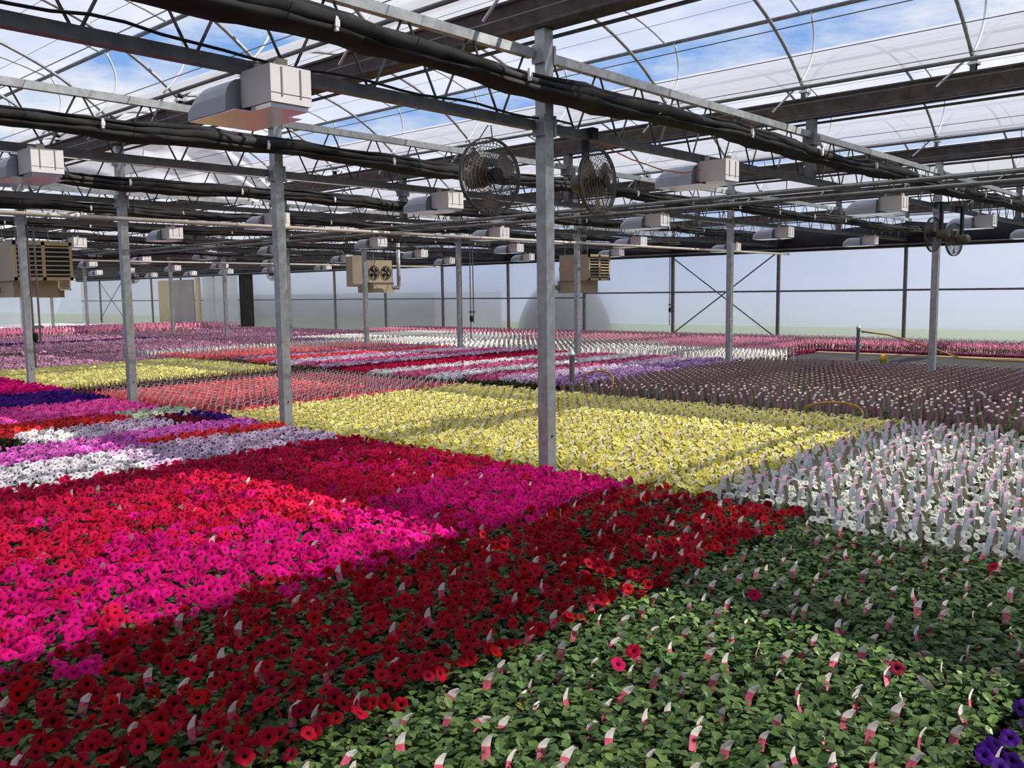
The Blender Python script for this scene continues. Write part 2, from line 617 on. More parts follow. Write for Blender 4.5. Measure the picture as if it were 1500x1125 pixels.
# door area and panels on the far side wall
t = Tmpl()
t.box((XW - 0.2, 49.6, 0), (XW - 0.1, 51.6, 2.65))
struct('door_1', t, M['panel'], 'beige sliding door leaf in the far side wall', 'door')
t = Tmpl()
t.box((XW - 0.24, 47.3, 0), (XW - 0.16, 49.6, 2.65))
struct('door_2', t, M['panel_grey'], 'grey sliding door leaf beside the beige one', 'door')
t = Tmpl()
t.box((XW - 0.3, 46.6, 0), (XW - 0.15, 46.95, 2.75))
struct('trim_3', t, M['panel'], 'pale door jamb panel', 'jamb')
t = Tmpl()
t.grid([[(XW - 0.2, 42.6 + 3.7 * j / 8, z) for j in range(9)] for z in (0, 1, 2, 2.75)])
struct('window_1', t, M['film_green'], 'greenish translucent sheet beside the far doors', 'sheet')
t = Tmpl()
pp = []
for j in range(13):
    yy = 41.0 + 1.3 * j / 12
    pp.append((XW - 0.25 + 0.05 * math.sin(j * 1.9), yy))
t.grid([[(x, y, z) for x, y in pp] for z in (0.02, 1.0, 2.0, 2.9)])
one('hanging_curtain', t, M['curtain'], 'dark curtain hanging open in folds beside the greenish sheet', 'curtain', None, True)

# outdoors, seen through the wall film
t = Tmpl()
t.box((25.6, -60, -0.6), (48, 160, -0.45))
t.box((-80, YE + 0.3, -0.6), (25.6, YE + 6, -0.45))
struct('ground_1', t, M['grass'], 'grass outside beyond the polythene walls', 'grass')
t = Tmpl()
t.box((48, -100, -0.6), (400, 300, -0.45))
t.box((-80, YE + 6, -0.6), (25.6, 400, -0.45))
t.box((25.6, 160, -0.6), (48, 400, -0.45))
struct('ground_2', t, M['field'], 'pale open field far outside', 'field')
t = Tmpl()
t.box((31.0, 33.5, -0.45), (36.0, 60.0, 1.75))
one('storage_shed', t, M['shed'], 'long low grey shed dimly seen through the side wall film', 'shed')
t = Tmpl()
rows = []
for i in range(9):
    a = i / 8 * PI / 2
    rows.append([(28.6 + 1.7 * math.cos(a) * math.cos(b) * (1 + .12 * math.sin(3 * b)), 23.0 + 2.2 * math.cos(a) * math.sin(b) * (1 + .1 * math.cos(2 * b)), -0.45 + 2.75 * math.sin(a)) for b in np.linspace(0, 2 * PI, 25)])
t.grid(rows)
one('soil_mound', t, M['soil'], 'dark rounded heap outside, a shadow through the side wall film', 'mound', None, True)

# ------------------------------------------------------------------ posts
row_name = {5.36: 'row along the petunia beds', 15.36: 'row beyond the yellow packs'}
post_br = []
for xa, xb in ((-0.075, -0.052), (0.052, 0.075)):
    for za, zb in ((Z_BC0 - 0.05, Z_BC1 + 0.04), (Z_TC0 - 0.04, Z_TC1 + 0.03)):
        t = Tmpl()
        t.box((xa, -0.06, za), (xb, 0.06, zb))
        post_br.append(t.mesh('truss_bracket', [M['galv']]))
for gx in (5.36, 15.36):
    for k in KS:
        y = YK[k] + (0.05 if gx > 10 else -0.05)
        if not in_frame(gx, y, 1.6, 60, 400) and k > 0:
            continue
        lab = 'galvanised square steel post, %s in the %s' % (ORD[k + 1], row_name[gx])
        r = thing('support_post', lab, 'post', (gx, y, 0), 0, 'galvanised roof posts')
        t = Tmpl()
        t.box((-0.05, -0.05, 0), (0.05, 0.05, Z_G0 - 0.003))
        part('shaft', t, M['galv'], r)
        for bm in post_br:
            link('truss_bracket', bm, r)
        if k < 4:
            t = Tmpl()
            t.lathe([(0.009, 0), (0.009, 0.006)], 8, 0, (0, -1, 0), (0.0, -0.05, 0.55 if gx < 10 else 1.1))
            part('bolt_hole', t, M['black'], r)
for gx in (0.36, 10.36, 20.36):
    for k in KS:
        y = YK[k]
        if not in_frame(gx, y, 3.5, 60, 300):
            continue
        t = Tmpl()
        t.box((-0.05, -0.05, 0), (0.05, 0.05, Z_G0 - Z_BC1 - 0.003))
        t.box((-0.09, -0.07, 0.38), (0.09, 0.07, 0.5))
        one('gutter_stub', t, M['galv_dark'], 'short steel stub post on a truss carrying the %s gutter, truss %s from the front' % ({0.36: 'first', 10.36: 'middle', 20.36: 'last'}[gx], ORD[k + 1]), 'post', 'stub posts on the trusses', False, (gx, y, Z_BC1))

# ------------------------------------------------------------------ trusses
SPANS = [(-4.64, 5.36), (5.36, 15.36), (15.36, 25.36)]


def truss_parts(x0, x1):
    L = x1 - x0
    a = Tmpl()
    a.box((0.09, -0.03, Z_TC0), (L - 0.09, 0.03, Z_TC1))
    b = Tmpl()
    b.box((0.09, -0.035, Z_BC0), (L - 0.09, 0.035, Z_BC1))
    w = Tmpl()
    n = int(L / 0.62)
    p = (L - 0.3) / n
    for i in range(n):
        x = 0.15 + i * p
        w.tube([(x + 0.03, 0, Z_TC0 + 0.01), (x + p / 2 - 0.02, 0, Z_BC1 - 0.01)], 0.0095, 5)
        w.tube([(x + p / 2 + 0.02, 0, Z_BC1 - 0.01), (x + p - 0.03, 0, Z_TC0 + 0.01)], 0.0095, 5)
    v = Tmpl()
    return a.mesh('top_chord', [M['galv']]), b.mesh('bottom_chord', [M['galv_dark']]), w.mesh('lattice_web', [M['web']])


tm = truss_parts(*SPANS[1])
for si, (x0, x1) in enumerate(SPANS):
    for k in KS:
        if si == 0 and YK[k] > 20:
            continue
        if si == 1 and YK[k] > 52:
            continue
        sname = ['left-hand span', 'middle span', 'span by the side wall'][si]
        r = thing('roof_truss', 'galvanised lattice roof truss, %s, %s from the front' % (sname, ORD[k + 1]), 'truss', (x0, YK[k], 0), 0, 'lattice roof trusses')
        for nm, me in zip(('top_chord', 'bottom_chord', 'lattice_web'), tm):
            link(nm, me, r)

# ------------------------------------------------------------------ folded curtains along the trusses
CLIP = Tmpl()
CLIP.box((-0.012, -0.03, -0.05), (0.012, 0.0, 0.06), 0)
CLIP.box((-0.02, -0.034, -0.02), (0.02, -0.026, 0.03), 0)
clip_me = CLIP.mesh('clip', [M['white_box']])
for k in KS:
    xa = -4.5 if YK[k] < 16 else (YK[k] * 0.3 - 1)
    xs = np.arange(xa, 25.2, 0.2)
    ph = random.random() * 6
    r = thing('folded_curtain', 'dark shade curtain folded into a bundle along the %s truss line' % ORD[k + 1], 'curtain', (0, YK[k] - 0.315, 0), 0, 'folded shade curtains')
    for layer in range(3):
        t = Tmpl()
        rows = []
        nA = 9
        for a in range(nA + 1):
            an = 2 * PI * a / nA
            row = []
            for x in xs:
                wob = 0.022 * math.sin(x * 2.1 + ph + layer) + 0.015 * math.sin(x * 5.3 + ph * 2 + a * .8) + 0.012 * math.sin(x * 11.7 + a * 2.1)
                ry, rz = ((0.155, 0.058), (0.10, 0.03), (0.115, 0.034))[layer]
                cy, cz = ((0.0, 3.19), (0.05, 3.26), (-0.04, 3.135))[layer]
                row.append((x, cy + (ry + wob) * math.cos(an), cz + (rz + wob * .6) * math.sin(an) - 0.02 * math.sin(x * 1.3 + ph)))
            rows.append(row)
        t.grid(rows)
        part('cloth_fold', t, M['curtain'], r, True)
    if k < 6:
        x = xa + 1.1 + 0.3 * (k % 3)
        while x < 20:
            if x > YK[k] * 0.3:
                o = link('clip', clip_me, r)
                o.location = (x, -0.15, 3.18)
                o.scale = (0.75, 0.75, 0.75)
            x += 1.62

t = Tmpl()  # out-of-view curtain sheet, added to cast shade on the crimson petunia strip
xs = np.arange(-4.4, 5.0, 0.2)
ysl = np.linspace(-0.16, 1.12, 14)
t.grid([[(x, y, 3.22 + 0.03 * math.sin(y * 9 + x * .4) - 0.02 * math.sin(x * 2.0)) for x in xs] for y in ysl])
one('added_shade_curtain', t, M['curtain'], 'unseen dark curtain added above the near corner to shade the crimson petunias', 'curtain', None, True)

# ------------------------------------------------------------------ gutters, shafts, ribs, racks, wires
gname = {-4.64: 'outer', 0.36: 'first', 5.36: 'near post-row', 10.36: 'middle', 15.36: 'far post-row', 20.36: 'last', 25.36: 'side wall'}
for gx in GX[1:]:
    r = thing('gutter_beam', 'weathered steel gutter beam over the %s line' % gname[gx], 'gutter', (gx, 0, 0), 0, 'gutter beams')
    t = Tmpl()
    ya = YN + 0.1
    yb = YE - 0.1
    prof = [(-0.07, Z_G0), (0.07, Z_G0), (0.09, Z_G0 + 0.02), (0.075, Z_G0 + 0.05), (0.13, Z_G1), (0.16, Z_G1), (0.16, Z_G1 + 0.02), (0.11, Z_G1 + 0.02), (0.05, Z_G0 + 0.06), (-0.05, Z_G0 + 0.06), (-0.11, Z_G1 + 0.02), (-0.16, Z_G1 + 0.02), (-0.16, Z_G1), (-0.13, Z_G1), (-0.075, Z_G0 + 0.05), (-0.09, Z_G0 + 0.02)]
    t.grid([[(x, y, z) for x, z in prof + prof[:1]] for y in (ya, yb)])
    part('channel', t, M['rusty'], r)
    t = Tmpl()
    t.tube([(0.12, ya, Z_G0 - 0.03), (0.12, yb, Z_G0 - 0.03)], 0.016, 8)
    part('edge_pipe', t, M['galv_dark'], r)
    if gx < 25:
        t = Tmpl()
        t.tube([(gx - 0.245, ya, Z_E - 0.02), (gx - 0.245, yb, Z_E - 0.02)], 0.022, 8)
        one('vent_shaft', t, M['galv_dark'], 'long drive shaft pipe for the roof vents above the %s gutter' % gname[gx], 'pipe', 'vent shafts')

rib_t = Tmpl()
pts = []
for a in range(25):
    d = 5.0 * a / 24
    pts.append((d, 0, arch_z(min(d, 5.0 - d))))
rib_t.tube(pts, 0.021, 7)
rib_me = rib_t.mesh('tube', [M['galv']], True)
br_me = []
for x in (0.0, 5.0):
    s = 1 if x == 0 else -1
    br_t = Tmpl()
    br_t.box((x - 0.03, -0.03, Z_G1 + 0.022), (x + 0.03, 0.03, Z_E + 0.06))
    br_t.box((x + 0.02 * s - 0.02, -0.05, Z_E - 0.03), (x + 0.02 * s + 0.06, 0.05, Z_E + 0.0))
    br_t.tube([(x + 0.19 * s, 0.02, Z_G1 + 0.14), (x + 0.20 * s, 0.3, Z_G1 - 0.10)], 0.014, 5)
    br_me.append(br_t.mesh('bracket', [M['shiny']]))
rb = 0
rib_proto = None
vent_rib_me, rack_me = {}, None
rk = Tmpl()
P0, P1 = (-0.22, 0.0, Z_E + 0.03), (vent_prof[1][-1][0] - GX[2] + 0.02, -0.05, vent_prof[1][-1][1] - 0.03)
pts = []
for a in range(13):
    u = a / 12
    pts.append((P0[0] + (P1[0] - P0[0]) * u + 0.2 * math.sin(PI * u) * (1 if True else 0), P0[1] + (P1[1] - P0[1]) * u, P0[2] + (P1[2] - P0[2]) * u))
rk.tube(pts, 0.014, 6)
rack_me = rk.mesh('rack', [M['shiny']], True)
for i in range(1, len(GX) - 1):
    gl = GX[i]
    bname = ['', 'first', 'second', 'third', 'fourth', 'fifth'][i]
    vt = Tmpl()
    vt.tube([(x - gl, 0, z - 0.02) for x, z in vent_prof[i]], 0.012, 6)
    vme = vt.mesh('vent_rib', [M['galv']], True)
    vx, vz = vent_prof[i][-1]
    t = Tmpl()
    t.tube([(vx + 0.028, YN + 0.1, vz - 0.02), (vx + 0.028, YE - 0.1, vz - 0.02)], 0.025, 8)
    one('vent_edge_bar', t, M['galv_dark'], 'long steel bar on the free edge of the raised roof vent in the %s bay' % bname, 'bar', 'vent edge bars')
    t = Tmpl()
    t.tube([(gl + 2.5, YN + 0.1, Z_E + RISE - 0.044), (gl + 2.5, YE - 0.1, Z_E + RISE - 0.044)], 0.02, 8)
    one('ridge_purlin', t, M['galv_dark'], 'ridge purlin pipe along the %s bay' % bname, 'pipe', 'ridge purlins')
    y = YK[-1] + 0.1
    n = 0
    while y < 62:
        step = SP / 2 if y < 24 else SP
        vis = any(in_frame(gl + d, y, arch_z(min(d, 5 - d)), 100, 100) for d in (0.0, 1.2, 2.5, 3.8, 5.0))
        if vis:
            r = thing('arch_rib', 'curved galvanised tube rib of the %s roof bay, one of its evenly spaced ribs' % bname, 'rib', (gl, y, 0), 0, 'arch ribs of the %s bay' % bname)
            link('tube', rib_me, r)
            for bm in br_me:
                link('bracket', bm, r)
            if y < 30:
                r2 = thing('vent_panel_rib', 'thin curved rib stiffening the raised vent of the %s bay' % bname, 'rib', (gl, y + 0.03, 0), 0, 'vent ribs of the %s bay' % bname)
                link('vent_rib', vme, r2)
                o = link('vent_rack', rack_me, None, (GX[i + 1], y - 0.05, 0))
                tag(o, 'curved toothed rack holding open the roof vent of the %s bay' % bname, 'rack', 'vent racks of the %s bay' % bname)
        y += step
        n += 1

for i in range(1, len(GX) - 1):
    gl = GX[i]
    bname = ['', 'first', 'second', 'third', 'fourth', 'fifth'][i]
    for j, d in enumerate((0.5, 1.05, 1.65, 2.2, 2.8, 3.4, 4.0, 4.6)):
        if d < 2.5:
            x, z = gl + d, arch_z(d) + 0.005
        else:
            u = (d - 2.5) / 2.5 * 10
            a = int(u)
            f = u - a
            p, q = vent_prof[i][a], vent_prof[i][min(a + 1, 10)]
            x, z = p[0] + (q[0] - p[0]) * f, p[1] + (q[1] - p[1]) * f - 0.02
        t = Tmpl()
        t.tube([(x, YN + 0.1, z), (x, YE - 0.1, z)], 0.0035, 4)
        one('roof_wire', t, M['wire'], 'thin taut wire running the length of the %s bay under its roof film' % bname, 'wire', 'roof wires of the %s bay' % bname)
    for j, d in enumerate((0.9, 1.7, 2.6, 3.5, 4.3)):
        t = Tmpl()
        t.tube([(gl + d, YN + 0.1, 3.585), (gl + d, YE - 0.1, 3.585)], 0.0045, 4)
        one('curtain_wire', t, M['wire'], 'thin curtain wire stretched across the trusses of the %s bay' % bname, 'wire', 'curtain wires of the %s bay' % bname)

# wrinkled gable film across the second bay
t = Tmpl()
rows = []
for a in range(30):
    v = a / 29
    row = []
    for b in range(61):
        u = b / 60
        d = 5.0 * u
        top = min(arch_z(min(d, 5 - d)), 4.75) - 0.1
        z = 3.52 + (top - 3.52) * v
        y = YK[3] + 0.12 + 0.10 * math.sin(5 * u * PI + 5 * v) * (1 - v * .4) + 0.05 * math.sin(31 * u + 9 * v) + 0.05 * math.sin(19 * v + 13 * u + 2 * math.sin(6 * u))
        row.append((5.36 + 0.19 + 4.62 * u, y, z))
    rows.append(row)
t.grid(rows)
one('gable_film', t, M['film_gable'], 'wrinkled sheet of whitish polythene hanging across a bay above the third truss', 'plastic sheet', None, True)

# ------------------------------------------------------------------ grow lights
def make_light():
    r = thing('grow_light', 'x', 'grow light', (0, 0, 0), 0, 'grow lights under the trusses')
    t = Tmpl()
    t.box((-0.13, -0.02, -0.20), (0.13, 0.27, 0.0))
    t.box((-0.12, 0.27, -0.185), (0.12, 0.30, -0.01))
    h = part('ballast_housing', t, M['white_box'], r)
    for lo, hi in (((-0.064, -0.026, -0.165), (-0.056, -0.019, -0.01)), ((0.056, -0.026, -0.165), (0.064, -0.019, -0.01)), ((-0.128, -0.023, -0.152), (0.128, -0.019, -0.149))):
        t = Tmpl()
        t.box(lo, hi)
        part('front_groove', t, M['groove'], h)
    for lo, hi in (((-0.075, -0.015, 0.0), (-0.015, 0.015, 0.035)), ((-0.06, 0.22, 0.0), (-0.02, 0.25, 0.05))):
        t = Tmpl()
        t.box(lo, hi)
        part('hanging_hook', t, M['cream'], r)
    # reflector shell
    t = Tmpl()
    no, nl = 13, 7
    rows, rows2 = [], []
    for j in range(nl + 1):
        y = 0.30 + 0.42 * j / nl
        cap = 1.0 if j < nl - 1 else (0.9 if j == nl - 1 else 0.6)
        e, e2 = [], []
        for i in range(no):
            a = PI * i / (no - 1)
            x = -0.22 * math.copysign(abs(math.cos(a)) ** 0.6, math.cos(a))
            z = -0.22 + 0.20 * cap * abs(math.sin(a)) ** 0.6
            e.append((x, y, z))
            e2.append((x * 0.97, y, z - 0.006 if 0 < i < no - 1 else z))
        rows.append(e)
        rows2.append(e2)
    t.grid(rows)
    f = [(0.22, 0.72, -0.22)]
    end = rows[-1]
    t.add(end, [tuple(range(len(end)))])
    st = rows[0]
    t.add(st, [tuple(range(len(st) - 1, -1, -1))])
    rf = part('reflector', t, M['alu'], r, False)
    t = Tmpl()
    t.grid([list(reversed(q)) for q in rows2])
    e = [(p[0] * .99, p[1] - 0.004, p[2]) for p in rows2[-1]]
    t.add(e, [tuple(range(len(e) - 1, -1, -1))])
    e = [(p[0] * .99, p[1] + 0.004, p[2]) for p in rows2[0]]
    t.add(e, [tuple(range(len(e)))])
    part('mirror_lining', t, M['mirror'], rf, True)
    t = Tmpl()
    t.box((-0.215, 0.20, -0.226), (0.215, 0.715, -0.221))
    t.box((-0.12, 0.0, -0.226), (0.12, 0.20, -0.2005))
    part('reflector_plate', t, M['mirror'], rf)
    t = Tmpl()
    t.lathe([(0.012, 0.0), (0.02, 0.03), (0.024, 0.1), (0.024, 0.24), (0.012, 0.29), (0.003, 0.3)], 12, 0, (0, 1, 0), (0, 0.32, -0.12))
    part('lamp_tube', t, M['white_box'], r, True)
    return r


lx = [2.88, 7.75, 12.6, 17.3, 21.9]
lname = ['first', 'second', 'third', 'fourth', 'fifth']
proto = None
for k in range(-1, 15):
    for j, x in enumerate(lx):
        xx = x + 0.12 * math.sin(k * 2.3 + j)
        if not in_frame(xx, YK[k], 2.8, 90, 60) or (j == 0 and k > 1) or YK[k] > 46:
            continue
        lab = 'white grow light under the %s truss from the front, in the %s light line' % (ORD[k + 1], lname[j])
        if proto is None:
            proto = make_light()
            proto.location = (xx, YK[k] - 0.30, Z_BC0 + 0.0)
            proto['label'] = lab
        else:
            copy_tree(proto, (xx, YK[k] - 0.30, Z_BC0 + 0.0), 0, lab)

# ------------------------------------------------------------------ fans
def make_fan(loc, rz, label, drop, chain):
    """fan whose air goes along local -Y"""
    r = thing('circulation_fan', label, 'fan', loc, rz, 'hanging fans')
    R = 0.27
    t = Tmpl()
    for s, y0, y1 in ((1, -0.0, -0.085), (2, 0.0, 0.075)):
        n = 48
        for i in range(n):
            a = 2 * PI * i / n
            p = []
            for q in range(6):
                u = q / 5
                rr = R * (1 - u) + 0.05 * u
                p.append((rr * math.cos(a + 0.35 * u * (1 if s == 1 else -1)), (y1) * math.sin(u * PI / 2) + (0.0), rr * math.sin(a + 0.35 * u * (1 if s == 1 else -1))))
            t.tube(p, 0.0022, 3, 0, False, False)
    for rr, y in ((R, 0.0), (R * 1.0, -0.014), (R, 0.014), (R * .93, -0.018), (R * .85, -0.03), (R * .76, -0.044), (R * .67, -0.055), (R * .57, -0.064), (R * .47, -0.072), (R * .37, -0.079), (R * .8, 0.035), (R * .6, 0.055), (R * .4, 0.068)):
        t.tube([(rr * math.cos(a), y, rr * math.sin(a)) for a in np.linspace(0, 2 * PI, 37)[:-1]], 0.0024 if rr < R else 0.0055, 4, 0, True)
    part('wire_guard', t, M['fan_wire'], r)
    t = Tmpl()
    t.lathe([(0.02, -0.095), (0.05, -0.092), (0.055, -0.08), (0.05, -0.07)], 16, 0, (0, 1, 0), (0, 0, 0))
    part('guard_badge', t, M['black'], r)
    for b in range(3):
        t = Tmpl()
        rows = []
        a0 = 2 * PI * b / 3 + 0.55
        for i in range(7):
            u = i / 6
            rr = 0.05 + (R * 0.88 - 0.05) * u
            wdt = 0.2 + 0.62 * math.sin(min(1, u * 1.15) * PI * 0.62)
            row = []
            for j in range(6):
                v = j / 5 - 0.5
                a = a0 + v * wdt * (1.0 if u < .9 else 0.75)
                row.append((rr * math.cos(a), 0.055 * v * (1.1 - 0.4 * u) + 0.004, rr * math.sin(a)))
            rows.append(row)
        t.grid(rows)
        part('blade', t, M['blade'], r, True)
    t = Tmpl()
    t.lathe([(0.035, -0.04), (0.045, -0.02), (0.045, 0.03), (0.03, 0.04)], 14, 0, (0, 1, 0))
    part('hub', t, M['black'], r, True)
    t = Tmpl()
    t.lathe([(0.03, 0.05), (0.065, 0.06), (0.075, 0.09), (0.075, 0.22), (0.06, 0.24), (0.02, 0.25)], 16, 0, (0, 1, 0))
    part('motor', t, M['motor'], r, True)
    if chain:
        for s in (-1, 1):
            t = Tmpl()
            p0, p1 = Vector((0.07 * s, 0.05, R * .93)), Vector((0.012 * s, 0.0, drop))
            n = 14
            for i in range(n):
                a, b = p0.lerp(p1, i / n), p0.lerp(p1, (i + 0.9) / n)
                t.tube([a, b], 0.0055 if i % 2 else 0.003, 4)
            part('chain', t, M['black'], r)
    else:
        t = Tmpl()
        t.box((-0.03, 0.10, 0.05), (0.03, 0.14, drop + 0.10))
        t.box((-0.045, 0.02, drop + 0.075), (0.045, 0.14, drop + 0.10))
        t.box((-0.045, 0.02, drop + 0.01), (0.045, 0.04, drop + 0.10))
        part('hanger_bar', t, M['black'], r)
    return r


make_fan((4.72, 4.48, 2.54), math.radians(-8), 'round wire-caged fan hung on chains from the nearest truss beside the front post', 0.36, True)
make_fan((5.98, 4.45, 2.60), math.radians(4), 'round wire-caged fan on a black hanger bar just past the front post', 0.34, False)
make_fan((14.85, 4.5, 2.52), math.radians(172), 'caged fan seen from its motor side, this side of the far corner post', 0.40, False)
make_fan((15.95, 4.5, 2.48), math.radians(168), 'caged fan seen from its motor side, beyond the far corner post', 0.44, False)
make_fan((19.2, 29.9, 2.52), math.radians(0), 'small-looking round fan far away under the trusses near the side wall', 0.42, True)
make_fan((16.6, 36.2, 2.52), math.radians(0), 'small-looking round fan far away in front of the beige door', 0.42, True)

# ------------------------------------------------------------------ unit heaters
def make_heater(loc, rz, label, W=1.0, H=0.70, D=0.75, rear=False, flue='left'):
    """front face at local y=0 looking to -Y, hanging with its top at local z=0"""
    r = thing('unit_heater', label, 'heater', loc, rz, 'hanging unit heaters')
    t = Tmpl()
    t.box((0, 0.02, -H), (W, D, 0))
    cab = part('cabinet', t, M['tan_side'], r)
    t = Tmpl()
    for x0, x1, z0, z1 in ((0, W, -0.07, 0), (0, W, -H, -H + 0.06), (0, 0.05, -H, 0), (W - 0.05, W, -H, 0), (W / 2 - 0.03, W / 2 + 0.03, -H, 0)):
        t.box((x0, -0.012, z0), (x1, 0.02, z1))
    part('front_frame', t, M['tan'], r)
    t = Tmpl()
    for x0, x1 in ((0.05, W / 2 - 0.03), (W / 2 + 0.03, W - 0.05)):
        t.box((x0, 0.012, -H + 0.06), (x1, 0.022, -0.07), 0)
    part('outlet_opening', t, M['black'], r)
    for x0, x1 in ((0.05, W / 2 - 0.03), (W / 2 + 0.03, W - 0.05)):
        t = Tmpl()
        n = 7
        for i in range(n):
            z = -H + 0.06 + (H - 0.13) * (i + 0.5) / n
            t.add([(x0, -0.02, z - 0.006), (x1, -0.02, z - 0.006), (x1, 0.012, z + 0.02), (x0, 0.012, z + 0.02), (x0, -0.02, z + 0.002), (x1, -0.02, z + 0.002)], [(0, 1, 2, 3), (0, 4, 5, 1), (4, 3, 2, 5)])
        part('louvre', t, M['tan'], r)
    t = Tmpl()
    t.box((0.05, 0.25, -H - 0.30), (W * 0.82, D + 0.1, -H))
    part('burner_box', t, M['tan_side'], r)
    fx = -0.12 if flue == 'left' else W + 0.1
    t = Tmpl()
    t.tube([(0.1 if flue == 'left' else W - 0.1, D + 0.05, -H - 0.16), (fx, D + 0.12, -H - 0.16), (fx, D + 0.14, -H - 0.08), (fx, D + 0.14, 0.55)], 0.06, 10)
    part('flue_pipe', t, M['galv'], r, True)
    for x in (0.1, W - 0.1):
        for y in (0.12, D - 0.1):
            t = Tmpl()
            t.tube([(x, y, 0), (x, y, 0.3)], 0.008, 5)
            part('hanger_rod', t, M['galv_dark'], r)
    for s in (0, 1):
        cx = W * (0.27 + 0.46 * s)
        t = Tmpl()
        t.tube([(cx + 0.19 * math.cos(a), D + 0.03, -H * .55 + 0.19 * math.sin(a)) for a in np.linspace(0, 2 * PI, 25)[:-1]], 0.012, 5, 0, True)
        for a in np.linspace(0, 2 * PI, 13)[:-1]:
            t.tube([(cx, D + 0.06, -H * .55), (cx + 0.19 * math.cos(a), D + 0.03, -H * .55 + 0.19 * math.sin(a))], 0.004, 3)
        for b in range(4):
            a0 = b * PI / 2 + 0.4
            t.add([(cx + 0.03 * math.cos(a0), D + 0.01, -H * .55 + 0.03 * math.sin(a0)), (cx + 0.17 * math.cos(a0), D + 0.005, -H * .55 + 0.17 * math.sin(a0)), (cx + 0.17 * math.cos(a0 + .9), D + 0.03, -H * .55 + 0.17 * math.sin(a0 + .9)), (cx + 0.03 * math.cos(a0 + .9), D + 0.03, -H * .55 + 0.03 * math.sin(a0 + .9))], [(0, 1, 2, 3)])
        part('rear_fan', t, M['black'], r)
    if rear:
        t = Tmpl()
        t.box((W + 0.12, D - 0.3, -H - 0.12), (W + 0.5, D, 0.1))
        part('control_box', t, M['tan_side'], r)
    return r


make_heater((5.72, 17.1, 2.72), 0, 'large tan louvred unit heater hanging behind the fourth post of the petunia row', 1.0, 0.70, 0.9)
make_heater((14.5, 39.75, 2.72), 0, 'distant tan unit heater peeping out beside the large one', 1.0, 0.70, 0.9)
make_heater((17.45, 21.6, 2.70), PI, 'tan unit heater seen from its twin-fan rear, between the second post row and wall', 1.0, 0.66, 0.9, True, 'left')
make_heater((16.9, 12.85, 2.58), 0, 'tan louvred unit heater hanging beside the side wall mid-rail', 0.85, 0.62, 0.9)

# ------------------------------------------------------------------ pipes and cords
def pipe(name, pts, r, m, label, cat='pipe', n=8, group=None):
    t = Tmpl()
    t.tube(pts, r, n)
    return one(name, t, M[m], label, cat, group, True)


RAILS = [(9.85, 'inner', 2.82), (10.72, 'outer', 2.82)]
for x, nm, z in RAILS:
    r = thing('boom_rail', 'straight steel irrigation boom rail below the trusses, the %s of the pair' % nm, 'rail', (x, 0, z), 0, 'boom rails')
    t = Tmpl()
    t.tube([(0, YN + 0.3, 0), (0, 44, 0)], 0.026, 8)
    part('pipe', t, M['galv_dark'], r, True)
    for k in KS[:11]:
        t = Tmpl()
        t.tube([(0, YK[k] + 0.06, 0.02), (0, YK[k] + 0.06, Z_BC0 - z)], 0.006, 5)
        part('hanger_rod', t, M['galv_dark'], r)
pipe('heating_pipe', [(2.5, YK[2] - 0.45, 2.71), (24.8, YK[2] - 0.45, 2.71)], 0.028, 'pvc', 'pale beige pipe crossing under the fourth truss from the front')
pipe('heating_pipe', [(8.0, YK[6] - 0.45, 2.76), (24.8, YK[6] - 0.45, 2.76)], 0.028, 'pvc', 'pale beige pipe crossing under a farther truss')
# flapping navy hose / cloth far away
pts = [(7.2 + 0.5 * i, 22.8 + 0.1 * math.sin(i), 2.66 + 0.05 * math.sin(i * .9) + 0.02 * i) for i in range(14)]
pipe('navy_tube', pts, 0.055, 'navy', 'slack dark blue plastic air tube below the far trusses', 'tube')
# black hose following the nearest bottom chord
pts = []
for i in range(26):
    x = 1.2 + i * 0.18
    pts.append((x, YK[0] - 0.05, Z_BC1 + 0.015 + 0.012 * math.sin(i * 1.1) + (0.06 * math.exp(-((x - 2.0) / .25) ** 2))))
pipe('black_hose', pts, 0.009, 'black', 'black hose lying along the bottom bar of the nearest truss', 'hose', 6)
pts = [(6.0, YK[0] - 0.06, 2.93), (6.5, YK[0] - 0.07, 2.84), (7.0, YK[0] - 0.08, 2.79), (7.4, YK[0] - 0.07, 2.80), (7.7, YK[0] - 0.05, 2.86)]
pipe('orange_cord', pts, 0.006, 'orange', 'orange power cord sagging under the nearest truss by the grow light', 'cord', 5)
for x, y, lab in ((15.5, YK[3] - 0.2, 'pair of dark drop pipes with a valve beside the fourth far post'), (25.1, YK[3] + 0.1, 'pair of dark drop pipes with a valve at a side wall post'), (5.455, YK[3] - 0.03, 'dark drop pipe with a black valve on the post before the large heater')):
    r = thing('drop_pipe', lab, 'pipe', (x, y, 0), 0, 'drop pipes')
    for s in (0, 1):
        t = Tmpl()
        t.tube([(0.10 * s, 0, 0.55 + 0.4 * s), (0.10 * s, 0, 2.88)], 0.016, 6)
        part('pipe', t, M['galv_dark'], r)
    t = Tmpl()
    t.box((-0.03, -0.03, 1.20), (0.14, 0.03, 1.25))
    part('cross_clamp', t, M['galv_dark'], r)
    t = Tmpl()
    t.lathe([(0.02, 0), (0.045, 0.03), (0.045, 0.13), (0.02, 0.16)], 8, 0, (0, 0, 1), (0.02, 0, 0.98))
    part('valve', t, M['black'], r)

